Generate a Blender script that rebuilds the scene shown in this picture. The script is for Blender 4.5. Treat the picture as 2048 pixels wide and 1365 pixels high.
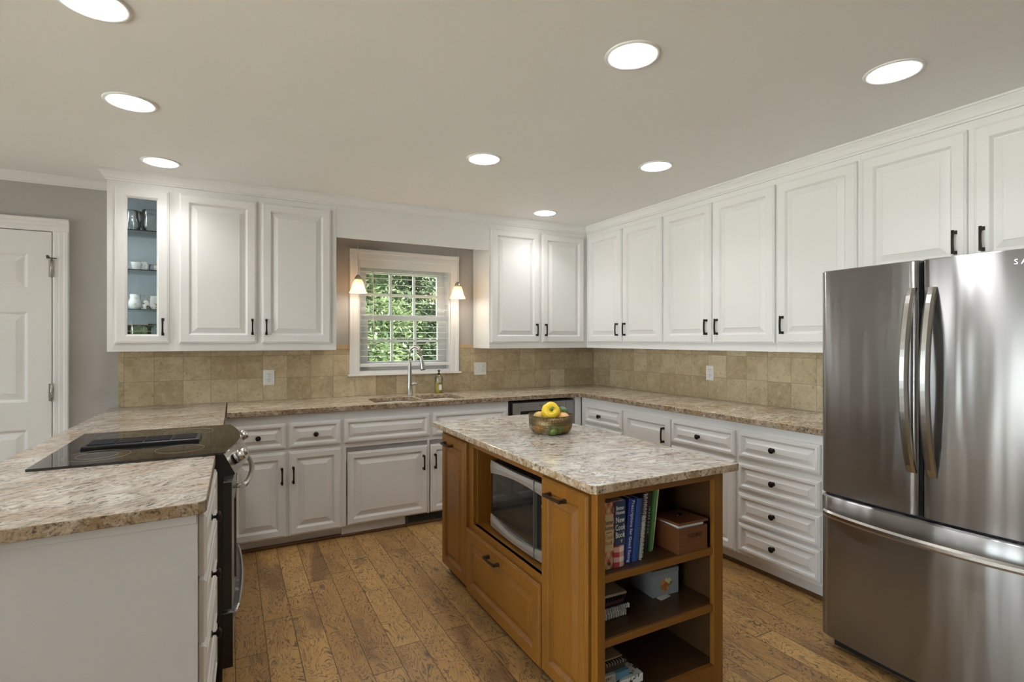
import bpy, bmesh, math, random
from mathutils import Vector, Matrix
for _o in list(bpy.data.objects): bpy.data.objects.remove(_o)
S = bpy.context.scene
COL = S.collection
PI = math.pi
random.seed(7)
CEIL = 2.408

# ------------------------------------------------------------------ camera
cam_d = bpy.data.cameras.new('camera'); cam = bpy.data.objects.new('camera', cam_d); COL.objects.link(cam)
cam_d.sensor_width = 36.0; cam_d.lens = 1055.54 / 2048 * 36; cam_d.shift_y = -1.9 / 2048
cam_d.clip_start = 0.05
cam.location = (-3.2564, -4.3325, 1.3654); cam.rotation_euler = (PI / 2, 0, -math.radians(28.126))
S.camera = cam
S.cycles.transparent_max_bounces = 40
# ------------------------------------------------------------------ view, sky, sun, daylight portals
S.view_settings.view_transform = 'Standard'; S.view_settings.look = 'None'
S.view_settings.exposure = 1.14; S.view_settings.gamma = 1.0; S.view_settings.use_curve_mapping = False
W = bpy.data.worlds.new('sky'); S.world = W; W.use_nodes = True
W.node_tree.nodes['Background'].inputs[0].default_value = (0.86, 0.94, 1.0, 1)
W.node_tree.nodes['Background'].inputs[1].default_value = 4.0
sd = bpy.data.lights.new('sun', 'SUN'); sd.energy = 20.0; sd.angle = 0.02; sd.color = (1, .95, .86)
so = bpy.data.objects.new('sun', sd); COL.objects.link(so)
so.rotation_euler = Vector((.62, -.12, .75)).to_track_quat('Z', 'Y').to_euler()
def portal(loc, rot, sx, sy):
    d = bpy.data.lights.new('daylight_portal', 'AREA'); d.shape = 'RECTANGLE'; d.size = sx; d.size_y = sy
    d.cycles.is_portal = True
    o = bpy.data.objects.new('daylight_portal', d); COL.objects.link(o); o.location = loc; o.rotation_euler = rot
portal((-1.946, .14, 1.56), (-PI / 2, 0, 0), .8, .95)
portal((-6.7, -1.0, 1.5), (0, -PI / 2, 0), 1.3, 1.1)
portal((-6.7, -4.15, 1.16), (0, -PI / 2, 0), 2.25, 3.7)
LAMP_W = 1.0      # each recessed lamp
# ------------------------------------------------------------------ node helper
class NT:
    def __init__(s, name):
        s.m = bpy.data.materials.new(name); s.m.use_nodes = True; s.t = s.m.node_tree
        s.b = s.t.nodes['Principled BSDF']; s.L = s.t.links
    def n(s, ty, **kw):
        x = s.t.nodes.new(ty)
        for k, v in kw.items(): setattr(x, k, v)
        return x
    def put(s, sock, v):
        if isinstance(v, bpy.types.NodeSocket): s.L.new(v, sock)
        elif isinstance(v, (tuple, list)) and len(v) == 3 and sock.type == 'RGBA': sock.default_value = (*v, 1)
        else: sock.default_value = v
    def co(s, kind='Object'): return s.n('ShaderNodeTexCoord').outputs[kind]
    def map(s, v, sc=(1, 1, 1), rot=(0, 0, 0), loc=(0, 0, 0)):
        x = s.n('ShaderNodeMapping'); s.put(x.inputs[0], v)
        x.inputs['Location'].default_value = loc; x.inputs['Rotation'].default_value = rot; x.inputs['Scale'].default_value = sc
        return x.outputs[0]
    def noise(s, v, sc, det=3, ro=.5, dist=0, out=0):
        x = s.n('ShaderNodeTexNoise'); s.put(x.inputs['Vector'], v)
        x.inputs['Scale'].default_value = sc; x.inputs['Detail'].default_value = det; x.inputs['Roughness'].default_value = ro
        x.inputs['Distortion'].default_value = dist
        return x.outputs[out]
    def vor(s, v, sc, out=0, feature='F1'):
        x = s.n('ShaderNodeTexVoronoi', feature=feature); s.put(x.inputs['Vector'], v); x.inputs['Scale'].default_value = sc
        return x.outputs[out]
    def white(s, v, out=0):
        x = s.n('ShaderNodeTexWhiteNoise', noise_dimensions='3D'); s.put(x.inputs['Vector'], v); return x.outputs[out]
    def ma(s, op, a, b=0.0, c=0.0):
        x = s.n('ShaderNodeMath', operation=op); s.put(x.inputs[0], a); s.put(x.inputs[1], b); s.put(x.inputs[2], c); return x.outputs[0]
    def ramp(s, f, stops, interp='LINEAR'):
        x = s.n('ShaderNodeValToRGB'); s.put(x.inputs[0], f); r = x.color_ramp; r.interpolation = interp
        while len(r.elements) > 1: r.elements.remove(r.elements[-1])
        for i, (p, c) in enumerate(stops):
            e = r.elements[0] if i == 0 else r.elements.new(p)
            e.position = p
            e.color = (*c, 1) if isinstance(c, (tuple, list)) else (c, c, c, 1)
        return x.outputs[0]
    def mix(s, f, a, b, mode='MIX'):
        x = s.n('ShaderNodeMix', data_type='RGBA', blend_type=mode)
        s.put(x.inputs[0], f); s.put(x.inputs[6], a); s.put(x.inputs[7], b); return x.outputs[2]
    def sep(s, v):
        x = s.n('ShaderNodeSeparateXYZ'); s.put(x.inputs[0], v); return x.outputs
    def comb(s, a, b, c=0.0):
        x = s.n('ShaderNodeCombineXYZ'); s.put(x.inputs[0], a); s.put(x.inputs[1], b); s.put(x.inputs[2], c); return x.outputs[0]
    def bump(s, h, st=.2, d=.01):
        x = s.n('ShaderNodeBump'); s.put(x.inputs['Height'], h); x.inputs['Strength'].default_value = st; x.inputs['Distance'].default_value = d
        s.L.new(x.outputs[0], s.b.inputs['Normal'])
    def set(s, **kw):
        names = dict(col='Base Color', rough='Roughness', metal='Metallic', spec='Specular IOR Level', ior='IOR', trans='Transmission Weight',
                     em='Emission Color', ems='Emission Strength', aniso='Anisotropic', anrot='Anisotropic Rotation', tan='Tangent', coat='Coat Weight', alpha='Alpha')
        for k, v in kw.items(): s.put(s.b.inputs[names[k]], v)
        return s.m
def simple(name, col, rough=.5, metal=0.0, var=.0, sc=20, **kw):
    t = NT(name)
    if var: col = t.mix(t.ma('MULTIPLY', t.noise(t.co(), sc, 4), var), col, tuple(c * .4 for c in col))
    return t.set(col=col, rough=rough, metal=metal, **kw)
M = {}
def paint(name, col, rough, bump=.03, sc=220):
    t = NT(name); v = t.co()
    c = t.mix(t.noise(v, 3, 3), col, tuple(x * .955 for x in col))
    t.bump(t.noise(v, sc, 2), bump, .002)
    return t.set(col=c, rough=rough, spec=.35)
M['white'] = paint('white_cabinet_paint', (.79, .783, .775), .48)
M['trimw'] = paint('white_trim_paint', (.83, .826, .82), .42)
M['wall'] = paint('gray_wall_paint', (.465, .445, .43), .6, .06)
M['ceil'] = paint('ceiling_paint', (.88, .875, .86), .8, .08, 120)
M['bronze'] = simple('dark_bronze', (.035, .028, .024), .42, .85, .4, 90)
M['pewter'] = simple('worn_bronze', (.10, .075, .05), .4, .85, .5, 90)
M['black'] = simple('black_plastic', (.012, .012, .013), .35, 0, .3)
M['dark'] = simple('dark_gap', (.02, .02, .02), .7, 0, .3)
M['darkgrey'] = simple('dark_grey_metal', (.13, .125, .118), .5, .3, .3)
M['chrome'] = simple('chrome', (.72, .73, .75), .12, 1.0, .05)
M['nickel'] = simple('brushed_nickel', (.5, .48, .45), .28, 1.0, .1)
M['plate'] = simple('white_plastic', (.82, .82, .80), .4, 0, .05)
M['paper'] = simple('paper', (.78, .76, .70), .8, 0, .15)
def steel(name, col, rough, rot=0.0, sc=(3, 3, 500)):
    t = NT(name); v = t.co()
    g = t.noise(t.map(v, sc=sc), 1.0, 3, .6)
    c = t.mix(g, tuple(x * .88 for x in col), col)
    tn = t.comb(0.0, 0.0, 1.0)
    t.bump(t.noise(t.map(v, sc=(7, 7, .6)), 1.0, 2, .45), .9, .010)
    return t.set(col=c, rough=t.ramp(g, [(0, rough * .85), (1, rough * 1.15)]), metal=1.0, aniso=1.0, anrot=rot, tan=tn)
M['steel'] = steel('brushed_stainless_steel', (.41, .41, .415), .31)
M['steelh'] = simple('satin_steel_bar', (.55, .54, .52), .24, 1.0, .08)
def bglass():
    t = NT('black_glass'); return t.set(col=(.012, .011, .009), rough=.03, spec=.9)
M['bglass'] = bglass()
def pane(name, tint, gl=.07):
    t = NT(name); tr = t.n('ShaderNodeBsdfTransparent'); tr.inputs[0].default_value = (*tint, 1)
    g = t.n('ShaderNodeBsdfGlossy'); g.inputs['Roughness'].default_value = .02
    fr = t.n('ShaderNodeFresnel'); fr.inputs[0].default_value = 1.4
    mx = t.n('ShaderNodeMixShader'); t.put(mx.inputs[0], t.ma('MULTIPLY', fr.outputs[0], gl / .04))
    t.L.new(tr.outputs[0], mx.inputs[1]); t.L.new(g.outputs[0], mx.inputs[2])
    t.L.new(mx.outputs[0], t.t.nodes['Material Output'].inputs[0]); return t.m
M['pane'] = pane('window_glass', (.97, .985, .975), .04)
M['cabpane'] = pane('cabinet_glass', (.95, .975, .98), .03)
M['glassware'] = pane('clear_glassware', (.95, .965, .965), .14)
M['greenglass'] = pane('green_glassware', (.74, .82, .68), .10)
M['shelfglass'] = pane('shelf_glass', (.90, .95, .94), .05)
def emit(name, col, st):
    t = NT(name); return t.set(col=col, em=col, ems=st, rough=.5)
M['lens'] = emit('lamp_lens', (1, .985, .95), 7.0)
M['bulb'] = emit('warm_bulb', (1, .84, .55), 9.0)
def shade():
    t = NT('amber_alabaster_glass'); z = t.sep(t.co('Generated'))[2]
    n = t.noise(t.co(), 28, 4)
    c = t.mix(n, (.96, .74, .42), (1, .88, .66))
    t.set(col=c, rough=.35, trans=.0)
    tl = t.n('ShaderNodeBsdfTranslucent'); t.put(tl.inputs[0], c)
    mx = t.n('ShaderNodeMixShader'); mx.inputs[0].default_value = .6
    t.L.new(t.b.outputs[0], mx.inputs[1]); t.L.new(tl.outputs[0], mx.inputs[2]); t.L.new(mx.outputs[0], t.t.nodes['Material Output'].inputs[0])
    return t.m
M['shade'] = shade()
def floor_mat():
    t = NT('hickory_plank_floor'); v = t.co(); x, y, z = t.sep(v)[:3]
    w = .124
    xs = t.ma('DIVIDE', t.ma('ADD', x, .012), w); row = t.ma('FLOOR', xs)
    r1 = t.white(t.comb(row, 3.1, 0))
    ys = t.ma('ADD', t.ma('DIVIDE', y, 1.05), t.ma('MULTIPLY', r1, 7.3)); idn = t.ma('FLOOR', ys)
    pid = t.white(t.comb(row, idn, 1.7)); pid2 = t.white(t.comb(row, idn, 9.2))
    off = t.comb(t.ma('MULTIPLY', pid, 13.0), t.ma('MULTIPLY', pid2, 17.0), 0.0)
    va = t.n('ShaderNodeVectorMath', operation='ADD'); t.put(va.inputs[0], v); t.put(va.inputs[1], off); vv = va.outputs[0]
    g = t.noise(t.map(vv, sc=(11, 4.2, 1)), 1.0, 4, .55, .7)
    fr = t.ma('FRACT', t.ma('MULTIPLY', g, 15.0))
    line = t.ramp(fr, [(0, 1), (.10, .8), (.24, .12), (.40, 0), (.92, 0), (1, 1)])
    brk = t.ramp(t.noise(t.map(vv, sc=(9, 6, 1)), 1.6, 3), [(.32, .25), (.50, 1)])
    line = t.ma('MULTIPLY', line, brk)
    fine = t.noise(t.map(vv, sc=(120, 5, 1)), 1.5, 4, .6)
    pat = t.noise(t.map(vv, sc=(3.2, .8, 1)), 1.6, 4, .6, .4)
    base = t.mix(t.ramp(pid, [(0, 0), (1, 1)]), (.44, .252, .085), (.59, .36, .128))
    base = t.mix(t.ramp(pat, [(.52, 0), (.68, .75)]), base, (.15, .075, .038))
    base = t.mix(t.ramp(fine, [(.35, .35), (.7, 0)]), base, (.15, .08, .03))
    base = t.mix(t.ma('MULTIPLY', line, .9), base, (.07, .048, .032))
    kn = t.vor(t.map(vv, sc=(5, 2.2, 1)), 1.0)
    base = t.mix(t.ramp(kn, [(0, .9), (.045, .6), (.10, 0)]), base, (.05, .035, .025))
    fx = t.ma('FRACT', xs); ex = t.ma('MINIMUM', fx, t.ma('SUBTRACT', 1.0, fx))
    fy = t.ma('FRACT', ys); ey = t.ma('MINIMUM', fy, t.ma('SUBTRACT', 1.0, fy))
    seam = t.ma('MAXIMUM', t.ma('LESS_THAN', ex, .014), t.ma('LESS_THAN', ey, .0022))
    base = t.mix(t.ma('MULTIPLY', seam, .8), base, (.045, .025, .012))
    t.bump(t.ma('SUBTRACT', t.ma('MULTIPLY', fine, .3), t.ma('ADD', seam, t.ma('MULTIPLY', line, .3))), .35, .002)
    return t.set(col=base, rough=t.ramp(fine, [(0, .36), (1, .50)]))
M['floor'] = floor_mat()
def granite(name, edge, rot=.5, tint=(1, 1, 1), warm=0.0):
    t = NT(name); v = t.co()
    sv = t.map(t.map(v, rot=(0, 0, -rot)), sc=(1.0, 1.9, 1.5) if not edge else (1, 1, 1))
    wc = t.n('ShaderNodeVectorMath', operation='SCALE'); t.put(wc.inputs[0], t.noise(sv, 1.8, 4, out=1)); wc.inputs[3].default_value = .55
    wv = t.n('ShaderNodeVectorMath', operation='ADD'); t.put(wv.inputs[0], sv); t.L.new(wc.outputs[0], wv.inputs[1]); p = wv.outputs[0]
    fine = t.map(p, sc=(1, 1.5, 1))
    a = t.noise(p, 3.6, 7, .7, .5); b = t.noise(p, 13, 6, .72, .6); c = t.noise(fine, 30, 6, .75, .4); d = t.noise(fine, 70, 4, .7)
    base = t.mix(t.ramp(a, [(.36, 0), (.62, 1)]), (.50, .44, .375), (.70, .67, .62))
    base = t.mix(t.ramp(t.noise(p, 3.4, 5, .65, 1.0), [(.50, 0), (.62, .8 if warm else .42)]), base, (.43, .30, .205))
    base = t.mix(t.ramp(t.noise(p, 4.6, 5, .65, .8), [(.55, 0), (.66, .6)]), base, (.36, .36, .37))
    base = t.mix(t.ramp(b, [(.50, 0), (.60, .8)]), base, (.34, .285, .245))
    base = t.mix(t.ramp(d, [(.30, .75), (.44, 0)]), base, (.84, .82, .78))
    base = t.mix(t.ramp(c, [(.52, 0), (.60, .95)]), base, (.10, .08, .07))
    base = t.mix(t.ramp(t.noise(fine, 17, 5, .75, .3), [(.58, 0), (.66, .85)]), base, (.24, .12, .07))
    if edge:
        base = t.mix(t.ramp(t.noise(v, 16, 5, .7), [(.32, .15), (.66, .92)]), base, (.26, .165, .075))
        base = t.mix(t.ramp(t.noise(v, 75, 4, .7), [(.52, 0), (.64, .95)]), base, (.05, .035, .025))
        base = t.mix(t.ramp(t.noise(v, 9, 3, .6), [(.58, 0), (.72, .6)]), base, (.55, .48, .38))
        t.bump(t.noise(v, 90, 4), .5, .003)
    base = t.mix(1.0, base, tint, 'MULTIPLY')
    return t.set(col=base, rough=.42 if edge else .12)
M['gr_top'] = granite('granite_polished_back', False, .1, (1.32, 1.27, 1.14), 1)
M['gr_edge'] = granite('granite_chiseled_edge', True, 0, (.92, .86, .76))
M['gp_top'] = granite('granite_polished_peninsula', False, .5, (1.0, .965, .925), 1)
M['gi_top'] = granite('granite_polished_island', False, -.35, (1.14, 1.18, 1.21))
M['gi_edge'] = granite('granite_island_edge', True, 0, (1.25, 1.22, 1.12))
def tile(name, axis, size, px, pz):
    t = NT(name); x, y, z = t.sep(t.co())[:3]
    a = x if axis == 'x' else y
    u = t.ma('DIVIDE', t.ma('SUBTRACT', a, px), size); w = t.ma('DIVIDE', t.ma('SUBTRACT', z, pz), .168)
    iu, iw = t.ma('FLOOR', u), t.ma('FLOOR', w)
    r = t.white(t.comb(iu, iw, 4.4)); r2 = t.white(t.comb(iu, iw, 8.1))
    va = t.n('ShaderNodeVectorMath', operation='ADD'); t.put(va.inputs[0], t.co()); t.put(va.inputs[1], t.comb(t.ma('MULTIPLY', r, 9.0), t.ma('MULTIPLY', r2, 5.0), r))
    v = va.outputs[0]
    base = t.mix(r, (.44, .345, .21), (.68, .57, .39))
    base = t.mix(t.ramp(t.noise(v, 8, 6, .7, .6), [(.40, 0), (.66, .7)]), base, (.36, .27, .15))
    base = t.mix(t.ramp(t.noise(v, 24, 6, .75), [(.50, 0), (.68, .5)]), base, (.66, .585, .43))
    base = t.mix(t.ramp(t.noise(v, 40, 5, .75), [(.56, 0), (.66, .5)]), base, (.20, .145, .08))
    fu = t.ma('FRACT', u); fw = t.ma('FRACT', w)
    e = t.ma('MINIMUM', t.ma('MINIMUM', fu, t.ma('SUBTRACT', 1.0, fu)), t.ma('MINIMUM', fw, t.ma('SUBTRACT', 1.0, fw)))
    g = t.ma('LESS_THAN', e, .009)
    base = t.mix(t.ma('MULTIPLY', g, .75), base, (.27, .22, .15))
    t.bump(t.ma('SUBTRACT', 1.0, g), .4, .002)
    return t.set(col=base, rough=.38)
M['tile_b'] = tile('travertine_tile_back', 'x', .168, -.185, .914)
M['tile_r'] = tile('travertine_tile_right', 'y', .1705, -.09, .914)
M['tile_t'] = simple('tan_tile_trim', (.60, .44, .25), .4, 0, .3, 30)
def wood(name, c1, c2, c3, ax='z', rough=.33):
    t = NT(name); v = t.co()
    sc = {'z': (26, 26, 1.6), 'y': (26, 1.6, 26), 'x': (1.6, 26, 26)}[ax]
    g = t.noise(t.map(v, sc=sc), 1.6, 5, .62, .5); f = t.noise(t.map(v, sc=tuple(s * 5 for s in sc)), 1.4, 3, .6)
    b = t.mix(t.ramp(g, [(.25, 0), (.75, 1)]), c1, c2)
    b = t.mix(t.ramp(f, [(.5, 0), (.78, .5)]), b, c3)
    b = t.mix(t.ramp(t.noise(v, 5, 3), [(.35, 0), (.8, .3)]), b, c3)
    t.bump(f, .08, .001)
    return t.set(col=b, rough=rough)
M['oakz'] = wood('honey_maple_upright', (.26, .110, .014), (.19, .073, .008), (.12, .043, .006), 'z')
M['oaky'] = wood('honey_maple_lengthwise', (.26, .110, .014), (.19, .073, .008), (.12, .043, .006), 'y')
M['oakx'] = wood('honey_maple_crosswise', (.22, .092, .013), (.16, .062, .008), (.11, .04, .006), 'x')
M['oakd'] = wood('dark_interior_wood', (.085, .045, .018), (.060, .030, .012), (.036, .017, .008), 'x', .30)  # darker wood tone for the niche and bookcase interior
M['walnut'] = wood('dark_box_wood', (.17, .062, .022), (.12, .042, .016), (.06, .022, .01), 'x', .3)
M['shoe'] = wood('brown_shoe_moulding', (.15, .072, .028), (.11, .052, .022), (.07, .032, .014), 'x', .45)

# ------------------------------------------------------------------ mesh helper
class B:
    def __init__(s): s.v = []; s.f = []; s.m = []; s.s = []
    def add(s, vs, fs, mi=0, sm=False, mt=None):
        o = len(s.v)
        s.v += [tuple(mt @ Vector(p)) if mt else tuple(p) for p in vs]
        s.f += [tuple(i + o for i in f) for f in fs]; s.m += [mi] * len(fs); s.s += [sm] * len(fs)
        return s
    def box(s, x0, x1, y0, y1, z0, z1, mi=0, bev=0.0, mt=None, seg=2):
        x0, x1 = min(x0, x1), max(x0, x1); y0, y1 = min(y0, y1), max(y0, y1); z0, z1 = min(z0, z1), max(z0, z1)
        vs = [(x, y, z) for z in (z0, z1) for y in (y0, y1) for x in (x0, x1)]
        fs = [(0, 2, 3, 1), (4, 5, 7, 6), (0, 1, 5, 4), (2, 6, 7, 3), (0, 4, 6, 2), (1, 3, 7, 5)]
        if bev <= 0: return s.add(vs, fs, mi, False, mt)
        bm = bmesh.new(); bv = [bm.verts.new(p) for p in vs]
        for f in fs: bm.faces.new([bv[i] for i in f])
        bmesh.ops.bevel(bm, geom=list(bm.edges), offset=min(bev, .49 * min(x1 - x0, y1 - y0, z1 - z0)), segments=seg, affect='EDGES', profile=.5)
        bm.verts.index_update()
        s.add([v.co[:] for v in bm.verts], [[v.index for v in f.verts] for f in bm.faces], mi, False, mt); bm.free(); return s
    def rings(s, loops, mi=0, sm=False, c0=True, c1=True, mt=None, closed=True):
        n = len(loops[0]); vs = [p for l in loops for p in l]; fs = []
        for k in range(len(loops) - 1):
            for i in range(n if closed else n - 1):
                j = (i + 1) % n; fs.append((k * n + i, k * n + j, (k + 1) * n + j, (k + 1) * n + i))
        s.add(vs, fs, mi, sm, mt)
        b = len(s.v) - len(vs)
        if c0: s.f.append(tuple(b + i for i in reversed(range(n)))); s.m.append(mi); s.s.append(False)
        if c1: s.f.append(tuple(b + (len(loops) - 1) * n + i for i in range(n))); s.m.append(mi); s.s.append(False)
        return s
    def lathe(s, prof, c=(0, 0, 0), seg=28, mi=0, axis='z', sm=True, mod=None, caps=(True, True), mt=None):
        loops = []
        for r, h in prof:
            l = []
            for i in range(seg):
                a = 2 * PI * i / seg; rr = r * (mod(a, h) if mod else 1)
                p = (rr * math.cos(a), rr * math.sin(a), h)
                if axis == 'y': p = (p[0], -h, p[1])
                if axis == 'x': p = (h, p[0], p[1])
                l.append((p[0] + c[0], p[1] + c[1], p[2] + c[2]))
            loops.append(l)
        return s.rings(loops, mi, sm, caps[0], caps[1], mt)
    def tube(s, pts, r, seg=10, mi=0, sm=True, ry=None, up=(0, 0, 1), caps=True):
        P = [Vector(p) for p in pts]; loops = []; n = len(P)
        rr = r if isinstance(r, (list, tuple)) else [r] * n
        ref = Vector(up)
        for i, p in enumerate(P):
            d = (P[min(i + 1, n - 1)] - P[max(i - 1, 0)]).normalized()
            a = d.cross(ref)
            if a.length < 1e-4: a = d.cross(Vector((1, 0, 0)))
            a.normalize(); b = a.cross(d).normalized(); k = (ry or 1.0)
            loops.append([tuple(p + a * rr[i] * math.cos(2 * PI * j / seg) + b * rr[i] * k * math.sin(2 * PI * j / seg)) for j in range(seg)])
        return s.rings(loops, mi, sm, caps, caps)
    def ring(s, c, R, r, seg=40, sub=6, mi=0, axis='z', ryx=1.0):
        loops = []
        for i in range(seg + 1):
            a = 2 * PI * i / seg; l = []
            for j in range(sub):
                b = 2 * PI * j / sub; q = R + r * math.cos(b)
                p = (q * math.cos(a), q * math.sin(a) * ryx, r * math.sin(b))
                if axis == 'y': p = (p[0], p[2], p[1])
                if axis == 'x': p = (p[2], p[0], p[1])
                l.append((p[0] + c[0], p[1] + c[1], p[2] + c[2]))
            loops.append(l)
        return s.rings(loops, mi, True, False, False)
    def prism(s, poly, a0, a1, axis='x', mi=0):
        def P(q, a): return {'x': (a, q[0], q[1]), 'y': (q[0], a, q[1]), 'z': (q[0], q[1], a)}[axis]
        return s.rings([[P(q, a0) for q in poly], [P(q, a1) for q in poly]], mi)
    def build(s, name, mats, parent=None, loc=None, rot=None, fixn=True, auto=None):
        me = bpy.data.meshes.new(name); me.from_pydata(s.v, [], s.f)
        for m in (mats if isinstance(mats, (list, tuple)) else [mats]): me.materials.append(m)
        me.polygons.foreach_set('material_index', s.m); me.polygons.foreach_set('use_smooth', s.s)
        if fixn:
            bm = bmesh.new(); bm.from_mesh(me); bmesh.ops.recalc_face_normals(bm, faces=bm.faces); bm.to_mesh(me); bm.free()
        me.update()
        return link(name, me, parent, loc, rot)
def link(name, me, parent=None, loc=None, rot=None):
    o = bpy.data.objects.new(name, me); COL.objects.link(o)
    if parent: o.parent = parent
    if loc: o.location = loc
    if rot: o.rotation_euler = rot
    return o
def tag(o, label, cat, group=None):
    o['label'] = label; o['category'] = cat
    if group: o['group'] = group
    return o
def thing(name, label, cat, loc=(0, 0, 0), rz=0.0, group=None):
    o = bpy.data.objects.new(name, None); COL.objects.link(o); o.location = loc; o.rotation_euler = (0, 0, rz); o.empty_display_size = .1
    return tag(o, label, cat, group)
def struct(o): o['kind'] = 'structure'; return o
def sempty(name):
    o = bpy.data.objects.new(name, None); COL.objects.link(o); o['kind'] = 'structure'; return o
def text(s_, size, mat, parent, loc, rot, name='lettering', ext=.0004, align='CENTER', sx=1.0, sp=1.0, ls=1.0):
    cu = bpy.data.curves.new('t', 'FONT'); cu.body = s_; cu.size = size; cu.extrude = ext; cu.align_x = align; cu.align_y = 'CENTER'
    cu.space_character = sp; cu.space_line = ls; cu.resolution_u = 2
    o = bpy.data.objects.new('t', cu); COL.objects.link(o)
    me = bpy.data.meshes.new_from_object(o.evaluated_get(bpy.context.evaluated_depsgraph_get()))
    bpy.data.objects.remove(o); bpy.data.curves.remove(cu)
    me.materials.clear(); me.materials.append(mat)
    r = link(name, me, parent, loc, rot); r.scale = (sx, 1, 1); return r
def slab(name, outer, holes, z0, z1, mats, parent=None, bev=.004):
    cu = bpy.data.curves.new('s', 'CURVE'); cu.dimensions = '2D'; cu.fill_mode = 'BOTH'
    for pl in [outer] + holes:
        sp = cu.splines.new('POLY'); sp.points.add(len(pl) - 1); sp.use_cyclic_u = True
        for p, q in zip(sp.points, pl): p.co = (q[0], q[1], 0, 1)
    cu.extrude = (z1 - z0) / 2 - bev; cu.bevel_depth = bev; cu.bevel_resolution = 2; cu.offset = -bev
    o = bpy.data.objects.new('s', cu); COL.objects.link(o)
    me = bpy.data.meshes.new_from_object(o.evaluated_get(bpy.context.evaluated_depsgraph_get()))
    bpy.data.objects.remove(o); bpy.data.curves.remove(cu)
    me.materials.clear()
    for m in mats: me.materials.append(m)
    zc = (z0 + z1) / 2
    for v in me.vertices: v.co.z += zc
    for p in me.polygons: p.material_index = 0 if p.normal.z > .75 else 1; p.use_smooth = False
    return link(name, me, parent)
def rrect(x0, x1, y0, y1, r, n=6):
    pts = []
    for cx, cy, a0 in ((x1 - r, y1 - r, 0), (x0 + r, y1 - r, 90), (x0 + r, y0 + r, 180), (x1 - r, y0 + r, 270)):
        for i in range(n + 1):
            a = math.radians(a0 + 90 * i / n); pts.append((cx + r * math.cos(a), cy + r * math.sin(a)))
    return pts
# ---- raised panel front, origin at its bottom-left-back corner, face toward -y
def panel_mesh(w, h, rail=.055, slope=.036, t=.02, edge=True):
    b = B(); prof = [(0, 0), (0, t * .62), (.003, t * .8), (.007, t * .82), (.011, t)] if edge else [(0, 0), (0, t - .003), (.003, t)]
    prof += [(rail - .011, t), (rail - .008, t - .003), (rail - .003, t * .5), (rail, t * .28), (rail + .004, t * .24),
             (rail + slope, t * .80), (rail + slope + .002, t * .90)]
    loops = [[(d, -n, d), (w - d, -n, d), (w - d, -n, h - d), (d, -n, h - d)] for d, n in prof]
    b.rings(loops); return b
def front(parent, name, x0, x1, z0, z1, y, mat=None, rail=.055, slope=.036, rot=None, loc=None):
    b = panel_mesh(x1 - x0, z1 - z0, rail, slope)
    return b.build(name, mat or M['white'], parent, loc or (x0, y, z0), rot)
# ---- pulls and knobs (one mesh each, shared)
def pull_mesh():
    b = B(); L = .046
    for s in (-1, 1):
        z = s * L
        b.rings([[(-.0075, 0, z - .0085), (.0075, 0, z - .0085), (.0075, 0, z + .0085), (-.0075, 0, z + .0085)],
                 [(-.006, -.006, z - .007), (.006, -.006, z - .007), (.006, -.006, z + .007), (-.006, -.006, z + .007)],
                 [(-.0045, -.022, z - .005), (.0045, -.022, z - .005), (.0045, -.022, z + .005), (-.0045, -.022, z + .005)],
                 [(-.006, -.027, z - .008), (.006, -.027, z - .008), (.006, -.027, z + .008), (-.006, -.027, z + .008)]])
    n = 10; loops = []
    for i in range(n + 1):
        t = -1 + 2 * i / n; y = -.0235 - .004 * (1 - t * t); k = .0045 + .0012 * t * t
        loops.append([(-k, y - .0035, t * L), (k, y - .0035, t * L), (k, y + .0035, t * L), (-k, y + .0035, t * L)])
    b.rings(loops)
    o = b.build('handle', M['bronze']); me = o.data; bpy.data.objects.remove(o); return me
PULL = pull_mesh()
PULLI = PULL.copy(); PULLI.materials.clear(); PULLI.materials.append(M['pewter'])
def knob_mesh():
    b = B(); b.lathe([(.011, 0), (.011, .003), (.005, .006), (.005, .014), (.013, .018), (.0165, .022), (.0165, .025), (.012, .029), (.004, .031)], axis='y', seg=20)
    o = b.build('knob', M['bronze']); me = o.data; bpy.data.objects.remove(o); return me
KNOB = knob_mesh()
def pull(par, x, z, horiz=False, t=.02, me=None, sc=1.0):
    o = link('handle', me or PULL, par, (x, -t, z), (0, PI / 2, 0) if horiz else None); o.scale = (sc, sc, sc); return o
def knob(par, x, z, t=.0165): return link('knob', KNOB, par, (x, -t, z))

# ================================================================== SETTING
XL, YF = -6.6, -6.4
b = B().box(XL - .15, .16, YF - .15, .16, -.12, 0); struct(b.build('floor', M['floor']))
b = B().box(XL - .15, .16, YF - .15, .16, CEIL, CEIL + .2); struct(b.build('ceiling', M['ceil']))
# back wall with the window opening
wx0, wx1, wz0, wz1 = -2.339, -1.553, 1.10, 2.018
b = B(); y0, y1 = .01, .15
b.box(XL - .15, -6.5, y0, y1, 0, CEIL).box(-6.5, -5.85, y0, y1, 2.05, CEIL).box(-5.85, wx0, y0, y1, 0, CEIL).box(wx1, .16, y0, y1, 0, CEIL)
b.box(wx0, wx1, y0, y1, 0, wz0).box(wx0, wx1, y0, y1, wz1, CEIL); struct(b.build('wall_back', M['wall']))
struct(B().box(.01, .16, YF - .15, .01, 0, CEIL).build('wall_right', M['wall']))
b = B(); x0, x1 = XL - .15, XL
b.box(x0, x1, YF - .15, -6.0, 0, CEIL).box(x0, x1, -6.0, -2.3, 2.30, CEIL).box(x0, x1, -2.3, -1.55, 0, CEIL)
b.box(x0, x1, -1.55, -.45, 0, .85).box(x0, x1, -1.55, -.45, 2.15, CEIL).box(x0, x1, -.45, .01, 0, CEIL); struct(b.build('wall_left', M['wall']))
b = B(); y0, y1 = YF - .15, YF
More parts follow.
